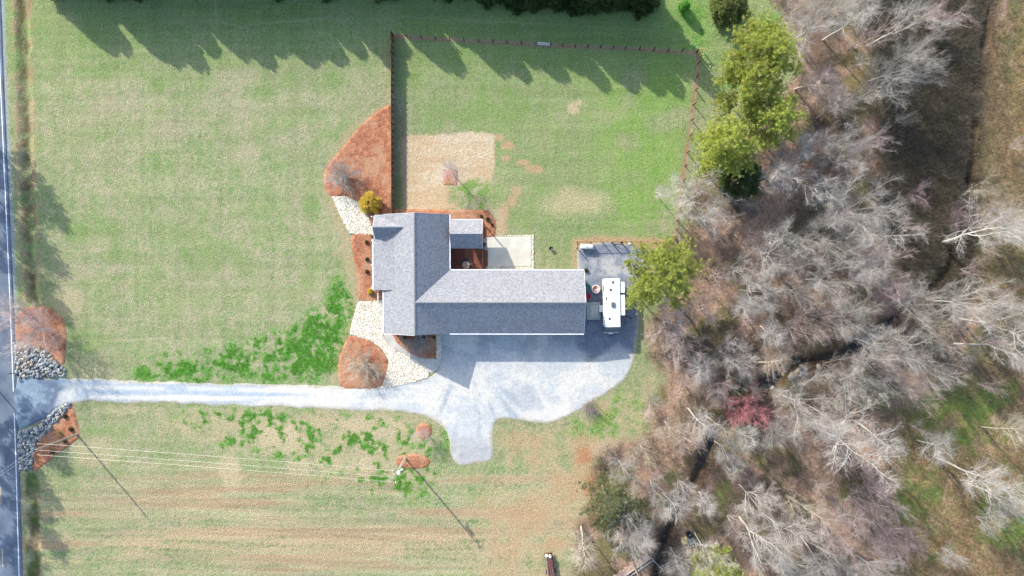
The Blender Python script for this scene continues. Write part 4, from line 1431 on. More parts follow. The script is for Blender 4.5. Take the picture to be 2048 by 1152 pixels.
ca, cb_ = P(1229, 1160, .6), P(1300, 1111, .6)
ang = math.atan2(cb_[1] - ca[1], cb_[0] - ca[0])
Lf = math.dist(ca, cb_)
pf = thing('plank_platform', 'pinkish plank platform with a slim metal side frame among the trees', 'platform', (ca[0], ca[1], gz(*ca)), ang)
pinkp = mat('pink_plank', A(224, 190, 176), .85, .12, 2, objvar=.1)
for k in range(int(Lf / .3)):
    w_ = 1.05 + .18 * math.sin(k * 1.7) + .12 * rng.random()
    MB().box((.15 + .3 * k, .1 + w_ / 2 - .5, .6), (.285, w_, .06), rng.normal() * .01).build('plank', pinkp, pf)
for y in (-.45, -.95):
    MB().tube([(0, y, .62), (Lf, y, .62)], .035, 6).build('frame_rail', mat('gate_steel', (.5, .5, .5)), pf)
for x in (0, Lf * .33, Lf * .66, Lf):
    MB().tube([(x, -.42, .6), (x, -.95, .62)], .03, 6).build('cross_bar', MATS['gate_steel'], pf)
    for y in (-.95, .4):
        MB().tube([(x, y, -.2), (x, y, .58)], .05, 6).build('leg', metal, pf)
MB().tube([(Lf, -.95, .6), (Lf + .35, -3.4, .6)], .035, 6).build('frame_rail', MATS['gate_steel'], pf)
MB().tube([(Lf + .3, -3.3, -.3), (Lf + .3, -3.3, .6)], .045, 6).build('leg', metal, pf)
o = MB().tube([(0, 0, 0), (1.0, -2.3, .25), (1.6, -4.6, .1)], [.16, .14, .10], 8).build('fallen_log', mat('log_bark', A(190, 178, 160), .9, .2, 3, .02, 10))
o.location = (*P(1264, 1123, .8), .8)
tag(o, 'pale log lying across the plank platform', 'log')

cx_, cy_ = P(1377, 1067, .5)
br = thing('black_barrel', 'black round barrel half hidden by a white trunk', 'barrel', (cx_, cy_, gz(cx_, cy_)))
MB().lathe([(.45, 0), (.5, .35), (.5, .55), (.46, .9), (.40, .92), (.36, .7), (.02, .68)], 20).build('drum', mat('black_plastic', (.012, .014, .018), .3, .1, 2), br, smooth=True)
MB().lathe([(.52, .42), (.53, .46), (.52, .5)], 20).build('hoop', metal, br)
for (px, py, c, lb) in ((1369, 1082, A(206, 190, 154), 'tan wooden crate beside the black barrel'), (1383, 1081, A(128, 142, 150), 'blue-grey slatted crate beside the black barrel')):
    cx_, cy_ = P(px, py, .4)
    cr_ = thing('crate', lb, 'crate', (cx_, cy_, gz(cx_, cy_)), .2)
    cm = mat('crate_' + lb.split()[0], c, .85, .25, 4, objvar=.1)
    for k in range(5):
        MB().box((-.4 + .2 * k, 0, .62), (.17, 1.0, .04)).build('slat', cm, cr_)
    for y in (-.48, .48):
        MB().box((0, y, .3), (.98, .04, .58)).build('side', cm, cr_)
    for x in (-.48, .48):
        MB().box((x, 0, .3), (.04, .9, .58)).build('side', cm, cr_)

# ------------------------------------------------------------------ trees
def seg_mesh(name, S, n):
    """S (k,8): x0 y0 z0 r0 x1 y1 z1 r1 -> tapered n-sided prisms"""
    S = np.asarray(S, float)
    a, b = S[:, 0:3], S[:, 4:7]
    d = b - a
    d /= np.linalg.norm(d, axis=1, keepdims=True) + 1e-9
    ref = np.where(np.abs(d[:, 2:3]) > .9, np.array([[1., 0, 0]]), np.array([[0, 0, 1.]]))
    u = np.cross(d, ref)
    u /= np.linalg.norm(u, axis=1, keepdims=True) + 1e-9
    v = np.cross(d, u)
    k = len(S)
    V = np.zeros((k, 2 * n, 3))
    for i in range(n):
        t = 2 * math.pi * i / n
        o = u * math.cos(t) + v * math.sin(t)
        V[:, i] = a + o * S[:, 3:4]
        V[:, n + i] = b + o * S[:, 7:8]
    f = np.array([(i, (i + 1) % n, n + (i + 1) % n, n + i) for i in range(n)])
    F = (f[None] + (np.arange(k) * 2 * n)[:, None, None]).reshape(-1, 4)
    return np_mesh(name, V.reshape(-1, 3), F, smooth=n > 4)


def rot_about(d, ang_out, ang_az, g):
    """direction tilted ang_out away from d at azimuth ang_az"""
    ref = np.array([0, 0, 1.]) if abs(d[2]) < .95 else np.array([1., 0, 0])
    u = np.cross(d, ref)
    u /= np.linalg.norm(u)
    v = np.cross(d, u)
    q = d * math.cos(ang_out) + (u * math.cos(ang_az) + v * math.sin(ang_az)) * math.sin(ang_out)
    return q / np.linalg.norm(q)


def bare_tree(seed, kind):
    """trunk and twig segments of a leafless tree about 14 m tall (3.5 m for 'shrub')"""
    g = np.random.default_rng(seed)
    T, W = [], []

    def limb(p, d, L, r, r1, nseg, wob, up, out):
        pts = [np.array(p, float)]
        for i in range(nseg):
            d = d + g.normal(size=3) * wob + np.array([0, 0, up])
            d = d / np.linalg.norm(d)
            pts.append(pts[-1] + d * L / nseg)
        for i in range(nseg):
            ra = r + (r1 - r) * i / nseg
            rb = r + (r1 - r) * (i + 1) / nseg
            out.append((*pts[i], ra, *pts[i + 1], rb))
        return pts

    def at(pts, t):
        f = t * (len(pts) - 1)
        i = min(int(f), len(pts) - 2)
        q = pts[i] + (pts[i + 1] - pts[i]) * (f - i)
        d = pts[i + 1] - pts[i]
        return q, d / np.linalg.norm(d)

    def sprays(pts, n2, L2, n3, L3, r2, t0=.25, wide=.75):
        for k in range(n2):
            t = t0 + (1 - t0) * (k + g.random()) / n2
            q, d = at(pts, min(t, .999))
            dd = rot_about(d, wide * (.6 + .7 * g.random()), g.random() * 6.28, g)
            l2 = L2 * (.55 + .7 * g.random()) * (1.15 - .5 * t)
            p2 = limb(q, dd, l2, r2, r2 * .5, 3, .16, .05, W)
            for m in range(n3):
                t2 = .15 + .85 * (m + g.random()) / n3
                q2, d2 = at(p2, min(t2, .999))
                d3 = rot_about(d2, .35 + .5 * g.random(), g.random() * 6.28, g)
                limb(q2, d3, L3 * (.5 + .8 * g.random()), r2 * .48, r2 * .22, 2, .14, .03, W)

    if kind == 'spread':
        h0 = 4.0 + 1.5 * g.random()
        tp = limb((0, 0, -.3), np.array([0, 0, 1.]), h0 + .3, .18, .13, 4, .04, .05, T)
        nl = g.integers(6, 9)
        for k in range(nl):
            az = 6.28 * (k + .5 * g.random()) / nl
            e = .45 + .45 * g.random()
            d = np.array([math.cos(az) * math.sin(e), math.sin(az) * math.sin(e), math.cos(e)])
            q, _ = at(tp, .72 + .27 * g.random())
            lp = limb(q, d, 6.2 + 2.6 * g.random(), .068 + .015 * g.random(), .018, 6, .12, .03, T)
            for m in range(8):
                q2, d2 = at(lp, .25 + .72 * (m + g.random()) / 8)
                d3 = rot_about(d2, .5 + .5 * g.random(), g.random() * 6.28, g)
                bp_ = limb(q2, d3, 2.6 + 1.6 * g.random(), .034, .014, 4, .14, .04, W)
                sprays(bp_, 10, 1.6, 7, .95, .0125)
            sprays(lp, 9, 1.9, 6, 1.0, .016, .35)
    elif kind == 'tall':
        tp = limb((0, 0, -.3), np.array([0, 0, 1.]), 13.0, .16, .03, 8, .05, .06, T)
        for k in range(20):
            t = .40 + .58 * (k + g.random()) / 20
            q, d = at(tp, t)
            az = k * 2.4 + g.random()
            e = .65 + .45 * g.random()
            d3 = np.array([math.cos(az) * math.sin(e), math.sin(az) * math.sin(e), math.cos(e)])
            L = (4.4 - 3.0 * (t - .42) / .56) * (.7 + .5 * g.random())
            bp_ = limb(q, d3, L, 0.06 * (1.3 - t), .015, 5, .13, .05, T if L > 2.8 else W)
            sprays(bp_, 12, 1.6, 6, .9, .0145, .2)
    elif kind == 'fork':
        tp = limb((0, 0, -.3), np.array([0, 0, 1.]), 6.2, .23, .17, 5, .05, .06, T)
        for k in range(3):
            az = 6.28 * k / 3 + g.random()
            e = .30 + .3 * g.random()
            d = np.array([math.cos(az) * math.sin(e), math.sin(az) * math.sin(e), math.cos(e)])
            lp = limb(tp[-1 if k else -2], d, 7.0 + 1.5 * g.random(), .105, .024, 6, .12, .02, T)
            for m in range(9):
                q2, d2 = at(lp, .22 + .75 * (m + g.random()) / 9)
                d3 = rot_about(d2, .6 + .4 * g.random(), g.random() * 6.28, g)
                bp_ = limb(q2, d3, 2.6 + 1.8 * g.random(), .045, .015, 4, .16, .03, T if m < 2 else W)
                sprays(bp_, 11, 1.7, 6, .95, .0145)
            sprays(lp, 9, 1.9, 6, 1.0, .016, .35)
    elif kind == 'fine':
        for s_ in range(4):
            e, az = .12 + .2 * g.random(), s_ * 1.6 + g.random()
            d = np.array([math.cos(az) * math.sin(e), math.sin(az) * math.sin(e), math.cos(e)])
            tp = limb((math.cos(az) * .15, math.sin(az) * .15, -.2), d, 7.5 + 2.5 * g.random(), .10, .03, 6, .09, .06, T)
            for k in range(11):
                q, d2 = at(tp, .3 + .68 * (k + g.random()) / 11)
                d3 = rot_about(d2, .45 + .4 * g.random(), g.random() * 6.28, g)
                bp_ = limb(q, d3, 2.6 + 1.5 * g.random(), .035, .014, 4, .12, .06, W)
                sprays(bp_, 9, 1.4, 6, .85, .0125, .15, .6)
    else:                              # shrub: many stems fanning from one base
        for s_ in range(26):
            e, az = .25 + .75 * g.random(), s_ * 2.4 + g.random()
            d = np.array([math.cos(az) * math.sin(e), math.sin(az) * math.sin(e), math.cos(e)])
            tp = limb((0, 0, 0), d, 1.9 + .8 * g.random(), .03, .012, 5, .12, .05, T)
            sprays(tp, 14, .75, 7, .42, .0085, .2, .6)
    return np.array(T), np.array(W)


def bark_mat(name, col, var=.2, objvar=.14):
    return mat(name, col, .9, var, 1.6, objvar=objvar)


BARK = {'pale': bark_mat('pale_bark', (.37, .35, .32), .14), 'grey': bark_mat('grey_bark', (.34, .325, .31)), 'pink': bark_mat('pinkish_bark', (.36, .30, .28)), 'tan': bark_mat('tan_bark', (.38, .34, .27)), 'red': bark_mat('red_bark', (.30, .20, .18)), 'purple': bark_mat('purple_bark', (.25, .21, .22))}
TWIG = {'pale': bark_mat('pale_twigs', (.385, .36, .335), .14), 'grey': bark_mat('grey_twigs', (.32, .295, .275)), 'pink': bark_mat('pinkish_twigs', (.40, .325, .305)), 'tan': bark_mat('tan_twigs', (.36, .31, .25)), 'red': bark_mat('red_bud_twigs', (.46, .19, .19), .25), 'purple': bark_mat('purple_twigs', (.24, .18, .19))}

PROTO = {}
for kind, cnt in (('spread', 4), ('tall', 4), ('fork', 2), ('fine', 3), ('shrub', 3)):
    PROTO[kind] = []
    for k in range(cnt):
        T, W = bare_tree(1000 + 37 * k + len(kind) * 11, kind)
        tm, wm = seg_mesh(kind + '_trunk', T, 6 if kind != 'shrub' else 4), seg_mesh(kind + '_twigs', W, 3)
        tm.materials.append(BARK['grey'])
        wm.materials.append(TWIG['grey'])
        allp = np.vstack([T[:, 4:7], W[:, 4:7]])
        rad = np.percentile(np.hypot(allp[:, 0], allp[:, 1]), 93)
        PROTO[kind].append((tm, wm, rad * 2, allp[:, 2].max()))
NTREE = [0]


def set_mat(o, m):
    o.material_slots[0].link = 'OBJECT'
    o.material_slots[0].material = m


def plant_bare(kind, base, dia, h, tint, label, cat='tree', group=None, name='bare_tree', rz=None, lean=(0, 0)):
    NTREE[0] += 1
    protos = PROTO[kind]
    tm, wm, d0, h0 = protos[NTREE[0] % len(protos)]
    t = thing(name, label, cat, (base[0], base[1], gz(*base)), rng.random() * 6.28 if rz is None else rz, group)
    t.scale = (dia / d0, dia / d0, h / h0)
    t.rotation_euler[0], t.rotation_euler[1] = lean
    a = link('trunk', tm, t)
    b = link('crown', wm, t)
    set_mat(a, BARK[tint])
    set_mat(b, TWIG[tint])
    return t


# where each tree stands decides how its label places it
def zone(px, py):
    if py < 230 and px < 1760: return 'in the leaf litter above the pines'
    if px < 1480 and 330 < py < 470: return 'overhanging the wire fence'
    if px >= 1760 and py < 480: return 'in the dark brush thicket by the upper creek'
    if px >= 1840 and py < 720: return 'among tan grass across the creek'
    if px < 1480 and 560 < py < 780: return 'at the wood edge beyond the parked trailer'
    if px < 1330 and py > 860: return 'near the plank platform'
    if abs(px - 1570) < 80 and 660 < py < 800: return 'beside the creek boulders'
    if px >= 1740 and py >= 720: return 'in the grassy clearing of the wood'
    if py < 720: return 'in the red leaf litter of the wood'
    if px < 1480 and py < 1000: return 'on the near bank of the lower creek'
    if py > 960: return 'in the thicket round the black barrel'
    return 'on the far bank below the creek boulders'


def look(kind, tint, d):
    a = {'spread': 'spreading bare tree', 'tall': 'straight-trunked bare tree', 'fork': 'fork-trunked bare tree', 'fine': 'many-stemmed fine-twigged tree', 'shrub': 'low bare shrub'}[kind]
    size = 'small ' if d < 72 else ('large ' if d > 118 else '')
    col = {'pale': 'whitish ', 'grey': 'grey ', 'pink': 'pinkish ', 'tan': 'tan ', 'red': 'red-budded ', 'purple': 'purplish '}[tint]
    return size + col + a


TREES = [  # crown centre px, crown diameter px, height m, kind, tint
    (1655, 25, 150, 19, 'spread', 'pale'), (1632, 150, 95, 13, 'tall', 'pink'), (1600, 5, 90, 15, 'fine', 'grey'), (1705, 35, 95, 16, 'tall', 'pale'), (1815, 40, 120, 19, 'fork', 'pale'), (1800, 128, 140, 15, 'spread', 'pale'), (1768, 172, 95, 12, 'fine', 'grey'), (1690, 207, 80, 8, 'fine', 'grey'), (1760, 60, 90, 13, 'fine', 'pink'), (1860, 90, 90, 10, 'fine', 'grey'), (1900, 30, 90, 9, 'fine', 'pink'),
    (1570, 262, 70, 9, 'fine', 'pink'), (1525, 300, 95, 11, 'spread', 'grey'), (1595, 342, 160, 15, 'spread', 'pale'), (1548, 350, 90, 12, 'tall', 'grey'), (1395, 395, 130, 13, 'spread', 'pale'), (1432, 432, 100, 11, 'fine', 'grey'), (1325, 378, 50, 9, 'tall', 'pale'), (1690, 300, 115, 14, 'spread', 'pale'), (1735, 290, 90, 10, 'fine', 'pink'), (1675, 215, 80, 12, 'tall', 'pink'), (1640, 280, 80, 9, 'fine', 'pink'),
    (1720, 425, 150, 16, 'spread', 'pale'), (1990, 372, 80, 9, 'fine', 'tan'), (1995, 425, 100, 10, 'spread', 'tan'), (1955, 445, 90, 9, 'fine', 'purple'), (1660, 395, 80, 11, 'tall', 'grey'),
    (1562, 505, 120, 14, 'spread', 'pale'), (1585, 528, 80, 12, 'fine', 'grey'), (1490, 535, 84, 11, 'fine', 'pale'), (1513, 584, 95, 13, 'spread', 'pale'), (1350, 648, 112, 12, 'fine', 'pink'), (1505, 617, 85, 12, 'tall', 'pale'), (1600, 582, 84, 11, 'spread', 'grey'), (1662, 560, 115, 15, 'spread', 'pale'), (1676, 472, 120, 15, 'spread', 'grey'), (1620, 470, 80, 11, 'fine', 'grey'), (1555, 660, 80, 12, 'tall', 'pale'), (1612, 652, 90, 12, 'fine', 'pink'), (1660, 640, 80, 12, 'fine', 'pink'), (1640, 510, 80, 10, 'fine', 'pink'), (1450, 555, 60, 8, 'fine', 'pink'), (1420, 620, 80, 9, 'fine', 'pink'),
    (1765, 465, 130, 16, 'fork', 'pale'), (1755, 532, 140, 15, 'spread', 'pink'), (1715, 540, 100, 13, 'tall', 'pale'), (1985, 478, 170, 19, 'fork', 'pale'), (2040, 440, 110, 14, 'spread', 'pale'), (1720, 640, 130, 16, 'spread', 'pale'), (1850, 610, 130, 17, 'spread', 'grey'), (1955, 608, 120, 17, 'spread', 'pale'), (2030, 650, 130, 20, 'fork', 'pale'), (1790, 590, 90, 10, 'fine', 'purple'),
    (1368, 690, 95, 12, 'spread', 'pink'), (1402, 742, 75, 11, 'tall', 'pale'), (1470, 716, 85, 13, 'spread', 'pale'), (1540, 736, 75, 11, 'tall', 'tan'), (1498, 772, 66, 8, 'fine', 'grey'), (1402, 838, 70, 13, 'tall', 'pale'), (1348, 862, 70, 11, 'spread', 'tan'), (1432, 848, 60, 10, 'tall', 'tan'), (1500, 882, 75, 13, 'tall', 'pale'), (1622, 818, 160, 17, 'spread', 'pale'), (1715, 900, 175, 24, 'fork', 'pale'), (1572, 872, 95, 13, 'spread', 'grey'), (1660, 870, 90, 12, 'fine', 'pink'), (1310, 815, 64, 7, 'fine', 'pink'), (1440, 780, 70, 9, 'fine', 'pink'),
    (1782, 692, 140, 17, 'spread', 'pale'), (1730, 760, 110, 13, 'spread', 'pale'), (1790, 742, 100, 12, 'fine', 'grey'), (1872, 730, 115, 14, 'spread', 'grey'), (2010, 705, 140, 19, 'fork', 'pale'), (1768, 868, 95, 14, 'tall', 'pale'), (1690, 740, 80, 11, 'fine', 'grey'), (1900, 660, 90, 12, 'fine', 'tan'),
    (1250, 945, 105, 11, 'spread', 'grey'), (1320, 990, 90, 12, 'fine', 'grey'), (1345, 1015, 80, 12, 'tall', 'pale'), (1255, 1060, 110, 14, 'spread', 'pale'), (1170, 1085, 95, 11, 'tall', 'tan'), (1298, 1075, 80, 12, 'tall', 'pale'), (1375, 985, 70, 10, 'fine', 'grey'), (1290, 905, 80, 8, 'fine', 'tan'),
    (1462, 912, 100, 13, 'spread', 'pale'), (1422, 1012, 70, 11, 'tall', 'pale'), (1515, 1005, 95, 14, 'spread', 'pale'), (1530, 1092, 130, 19, 'fork', 'pale'), (1575, 1075, 130, 17, 'spread', 'pale'), (1420, 1112, 105, 15, 'spread', 'pale'), (1605, 1018, 80, 10, 'fine', 'tan'), (1670, 1062, 130, 13, 'spread', 'pink'), (1742, 1020, 110, 12, 'fine', 'purple'), (1640, 1110, 90, 12, 'tall', 'grey'), (1480, 1060, 80, 10, 'fine', 'pink'), (1360, 1130, 80, 11, 'tall', 'grey'), (1600, 1150, 120, 14, 'spread', 'pale'), (1690, 1140, 100, 12, 'fine', 'grey'),
    (1800, 1080, 100, 12, 'spread', 'purple'), (1775, 1000, 100, 10, 'fine', 'pink'), (1960, 955, 150, 17, 'fork', 'pale'), (2025, 1010, 120, 17, 'spread', 'pale'), (1880, 900, 80, 10, 'tall', 'pale'), (1760, 1150, 110, 12, 'spread', 'grey'), (2040, 880, 90, 14, 'tall', 'tan'), (1840, 790, 90, 11, 'fine', 'pink')]
lab_count = {}
for (px, py, d, h, kind, tint) in TREES:
    base = P(px, py, h * .62)
    dm = d / FPX * (CAM_H - h * .62) * .95
    lb = look(kind, tint, d) + ' ' + zone(px, py)
    lab_count.setdefault(lb, []).append(plant_bare(kind, base, dm, h, tint, lb, lean=(rng.normal() * .04, rng.normal() * .04)))
# saplings filling the understorey
gs = np.random.default_rng(77)
woodw = wpoly([(1560, 60), (1640, 230), (1480, 320), (1400, 470), (1400, 600), (1340, 740), (1350, 900), (1230, 960), (1200, 1100), (1210, 1170), (2060, 1170), (2060, -20), (1560, -20)])
SX, SY = scatter_in(woodw, 75, 78)
for x, y in zip(SX, SY):
    px, py = to_px(x, y)
    if px > 1850 and (py < 420 or py > 780) and gs.random() < .6:
        continue
    tint = ['pink', 'grey', 'tan', 'purple', 'pale', 'pink'][gs.integers(0, 6)]
    h = 4 + 3.5 * gs.random()
    lb = {'pink': 'pinkish', 'grey': 'grey', 'tan': 'tan', 'purple': 'purplish', 'pale': 'whitish'}[tint] + ' twiggy sapling ' + zone(px, py)
    t = plant_bare('fine', (x, y), 2.6 + 2.4 * gs.random(), h, tint, lb, 'sapling', None, 'sapling')
    lab_count.setdefault(lb, []).append(t)
for lb, ts in lab_count.items():
    if len(ts) > 1:
        for t in ts:
            t['group'] = lb

# single bare trees and shrubs of the garden
plant_bare('spread', P(64, 662, 4.0), 12.5, 8.5, 'pink', 'wide bare tree spreading over the road from the pine-straw bed')
plant_bare('fine', P(44, 640, 3.0), 8.0, 6.0, 'purple', 'dense purplish bare tree at the road edge of the pine-straw bed')
plant_bare('shrub', P(682, 350, 2.0), 6.0, 4.2, 'pale', 'pale fine-twigged bare tree in the fence-side straw bed')
plant_bare('tall', P(906, 348, 3.0), 4.6, 5.6, 'pink', 'pale bare sapling in the square straw patch')
plant_bare('shrub', P(726, 732, 2.0), 6.0, 3.6, 'tan', 'bare tan shrub in the rounded straw island')
plant_bare('shrub', P(833, 690, 1.0), 5.0, 2.2, 'grey', 'bare grey shrub in the shaded bed under the gable')
plant_bare('fine', P(843, 866, 2.0), 3.8, 4.2, 'pink', 'slender bare sapling in the small round straw ring')
plant_bare('shrub', P(1180, 817, .6), 3.2, 1.4, 'purple', 'low purple-twigged shrub at the edge of the parking court', 'shrub')
t = plant_bare('spread', P(1505, 815, 6), 8.2, 9.5, 'red', 'crimson-budded bare tree leaning over the creek')
plant_bare('fine', P(1480, 835, 5), 5.0, 8, 'red', 'smaller rosy-budded bare tree beside the crimson one')

# ------------------------------------------------------------------ foliage
def leaf_mat(name, base, trans=.5):
    m, t, N, L, b = nt(name)
    at = N.new('ShaderNodeAttribute')
    at.attribute_name = 'albedo'
    oi = N.new('ShaderNodeObjectInfo')
    hs = N.new('ShaderNodeHueSaturation')
    mr = N.new('ShaderNodeMapRange')
    mr.inputs[3].default_value, mr.inputs[4].default_value = .82, 1.18
    L.new(oi.outputs['Random'], mr.inputs[0])
    L.new(mr.outputs[0], hs.inputs['Value'])
    L.new(at.outputs['Color'], hs.inputs['Color'])
    L.new(hs.outputs[0], b.inputs['Base Color'])
    b.inputs['Roughness'].default_value = .7
    b.inputs['Specular IOR Level'].default_value = .2
    tr = N.new('ShaderNodeBsdfTranslucent')
    L.new(hs.outputs[0], tr.inputs[0])
    mx = N.new('ShaderNodeMixShader')
    mx.inputs[0].default_value = trans
    L.new(b.outputs[0], mx.inputs[1])
    L.new(tr.outputs[0], mx.inputs[2])
    L.new(mx.outputs[0], N['Material Output'].inputs[0])
    return m


LEAF = leaf_mat('foliage', None)


def blades(name, pos, dirs, length, width, cols, seed):
    """one slim triangle per blade"""
    g = np.random.default_rng(seed)
    n = len(pos)
    side = np.cross(dirs, g.normal(size=(n, 3)))
    side /= np.linalg.norm(side, axis=1, keepdims=True) + 1e-9
    V = np.stack([pos - side * width[:, None], pos + side * width[:, None], pos + dirs * length[:, None]], 1)
    return np_mesh(name, V.reshape(-1, 3), np.arange(3 * n).reshape(-1, 3), fcol=cols)


def unit(v):
    return v / (np.linalg.norm(v, axis=1, keepdims=True) + 1e-9)


def pine(seed, h=16.0, R=4.8, cols=((.34, .40, .07), (.40, .44, .10), (.27, .33, .07), (.45, .46, .14)), dens=2.3):
    g = np.random.default_rng(seed)
    T = []
    p = np.array([0, 0, -.3])
    for k in range(8):
        q = np.array([g.normal() * .12, g.normal() * .12, h * .95 * (k + 1) / 8])
        T.append((*p, .24 - .025 * k, *q, .24 - .025 * (k + 1)))
        p = q
    cen, axis_ = [], []
    for k in range(34):
        t = k / 33
        z = h * (.48 + .48 * t)
        az = k * 2.4 + g.random()
        L = R * (1.02 - .75 * t ** 1.6) * (.65 + .5 * g.random())
        e = .15 + .55 * t
        d = np.array([math.cos(az) * math.cos(e), math.sin(az) * math.cos(e), math.sin(e)])
        a = np.array([0, 0, z])
        b = a + d * L
        T.append((*a, .06, *b, .015))
        nt_ = int(36 * dens * L / 4)
        for m in range(nt_):
            s = .35 + .68 * g.random() ** .7
            c = a + d * L * s + g.normal(size=3) * np.array([.6, .6, .34]) * (.35 + .6 * s)
            cen.append(c)
            axis_.append(d)
    cen, axis_ = np.array(cen), np.array(axis_)
    nb_ = 22
    n = len(cen)
    pos = np.repeat(cen, nb_, 0) + g.normal(size=(n * nb_, 3)) * .07
    dr_ = unit(np.repeat(axis_, nb_, 0) * .5 + g.normal(size=(n * nb_, 3)) + np.array([0, 0, .5]))
    cc = np.array(cols)[g.integers(0, len(cols), n)] * (.75 + .5 * g.random((n, 1)))
    me = blades(f'needles', pos, dr_, .22 + .16 * g.random(n * nb_), np.full(n * nb_, .03), np.repeat(cc, nb_, 0), seed)
    me.materials.append(LEAF)
    tm = seg_mesh('pine_trunk', T, 6)
    tm.materials.append(bark_mat('pine_bark', (.20, .15, .12)))
    return tm, me


def conifer(seed, h, R, cols, shape='cone', n=9000, spray=.3):
    """dense evergreen: sprays over a lumpy cone or dome"""
    g = np.random.default_rng(seed)
    u = g.random(n)
    if shape == 'cone':
        z = h * (1 - np.sqrt(1 - u * .985)) * .98 + .1
        prof = (1 - (z / h)) ** .62
    else:
        z = h * u ** .8
        prof = np.sqrt(np.clip(1 - (np.maximum(z - h * .45, 0) / (h * .56)) ** 2, 0, 1)) * (0.85 + .15 * np.clip(z / (h * .4), 0, 1))
    az = g.random(n) * 6.283
    lump = 1 + .30 * (vnoise(az * 2.2 + 50, z * .9, 1.0, seed) - .5) * 2 + .22 * (vnoise(az * 5, z * 2, 1.0, seed + 1) - .5) * 2
    r = R * prof * lump * (.72 + .3 * g.random(n) ** .6)
    pos = np.stack([r * np.cos(az), r * np.sin(az), z], 1)
    out = np.stack([np.cos(az), np.sin(az), np.full(n, .8 if shape == 'cone' else .4)], 1)
    if shape != 'cone':
        out[:, 2] = .2 + 1.2 * z / h
    nb_ = 3
    dr_ = unit(np.repeat(unit(out), nb_, 0) + g.normal(size=(n * nb_, 3)) * .55)
    pp = np.repeat(pos, nb_, 0) + g.normal(size=(n * nb_, 3)) * .06
    cc = np.array(cols)[g.integers(0, len(cols), n)] * (.7 + .6 * g.random((n, 1)))
    me = blades('sprays', pp, dr_, spray * (.7 + .7 * g.random(n * nb_)), np.full(n * nb_, spray * .24), np.repeat(cc, nb_, 0), seed)
    me.materials.append(LEAF)
    tm = seg_mesh('conifer_trunk', [(0, 0, -.2, R * .09, 0, 0, h * .8, R * .03)], 6)
    tm.materials.append(bark_mat('pine_bark', (.20, .15, .12)))
    return tm, me


PINES = [pine(500 + k) for k in range(3)]


def plant(pair, name, label, cat, base, s=(1, 1, 1), group=None, lift=0):
    t = thing(name, label, cat, (base[0], base[1], gz(*base)), rng.random() * 6.28, group)
    t.scale = s
    link('trunk', pair[0], t)
    link('crown', pair[1], t)
    return t


def plant_pine(k, px, py, dpx, h, label, group=None):
    b = P(px, py, h * .72)
    s = dpx / FPX * (CAM_H - h * .72) / 9.0
    return plant(PINES[k % 3], 'pine_tree', label, 'tree', b, (s, s, h / 16.0), group)


plant_pine(0, 1325, 545, 142, 15, 'light green pine beside the white travel trailer')
plant_pine(1, 1288, 590, 66, 10, 'small pine half hidden behind the trailer-side pine')
plant_pine(1, 1530, 105, 140, 17, 'tall yellow-green pine closest to the round evergreen bush')
plant_pine(2, 1505, 165, 130, 16, 'broad yellow-green pine in the middle of the fence-side pine group')
plant_pine(0, 1545, 235, 110, 15, 'pine of the fence-side group nearest the leaf-littered wood')
plant_pine(2, 1455, 285, 125, 14, 'yellow-green pine over the wire fence at the end of the group')
plant_pine(1, 1430, 320, 80, 11, 'smaller pine beside the dark cedar')
plant_pine(0, 1440, 1150, 100, 12, 'bright green pine in the thicket beyond the black barrel')
# sparse dull evergreens near the bottom
SPARSE = pine(540, 12, 4.2, ((.15, .18, .09), (.20, .21, .10), (.12, .14, .07)), 1.0)
for (px, py, s, lb) in ((1215, 1000, 1.0, 'dull green sparse evergreen beside the red clay cut'), (1262, 1022, .85, 'dull green sparse evergreen tangled with white branches near the platform'), (1225, 1045, .7, 'short dull evergreen close above the plank platform')):
    plant(SPARSE, 'evergreen_tree', lb, 'tree', P(px, py, 7), (s, s, s * .85))
CEDAR = conifer(550, 8, 2.6, ((.09, .15, .06), (.12, .18, .07), (.07, .11, .05)), 'dome', 6000, .3)
plant(CEDAR, 'cedar_tree', 'dark green cedar under the fence-side pines', 'tree', P(1487, 355, 5), (1, 1, 1))
plant(CEDAR, 'cedar_tree', 'small dark evergreen beside the crimson-budded tree', 'tree', P(1486, 790, 3), (.55, .55, .5))
# row of tall evergreens along the top
LEY = [conifer(560 + k, 9.0, 2.5, ((.09, .14, .05), (.12, .18, .06), (.07, .11, .045)), 'cone', 9000, .34) for k in range(3)]
rowx = list(range(105, 1290, 42))
for k, px in enumerate(rowx):
    bx = px + rng.normal() * 6
    by = np.interp(px, [100, 860, 1100, 1290], [-38, -36, -8, 4]) + rng.normal() * 5
    h = np.interp(px, [100, 400, 700, 900, 1290], [10.0, 10.2, 10.4, 11.0, 11.4]) * (.86 + .26 * rng.random())
    if 760 < px < 860 and k % 2:
        h *= .82
    x, y = P(bx, by)
    s = (.85 + .3 * rng.random())
    lb = 'tall dark evergreen in the hedge row above the fenced yard' if px > 780 else 'tall dark evergreen in the hedge row shading the front lawn'
    plant(LEY[k % 3], 'evergreen_tree', lb, 'tree', (x, y), (s, s, h / 9.0), lb)
BUSH = conifer(570, 4.2, 2.4, ((.20, .27, .08), (.26, .32, .10), (.32, .31, .13), (.12, .17, .06)), 'dome', 7000, .28)
plant(BUSH, 'evergreen_bush', 'large rounded evergreen bush by the wood edge', 'bush', P(1458, 10, 2), (1.05, 1.05, 1))
RND = conifer(571, 2.6, .75, ((.11, .30, .05), (.14, .36, .06)), 'dome', 1800, .16)
plant(RND, 'round_bush', 'small clipped bright green bush alone on the grass', 'bush', P(1369, 13, 1.3), (1, 1, 1.0))
YEL = conifer(572, 2.0, 1.55, ((.80, .60, .10), (.74, .56, .10), (.82, .68, .18), (.50, .42, .10)), 'dome', 2600, .22)
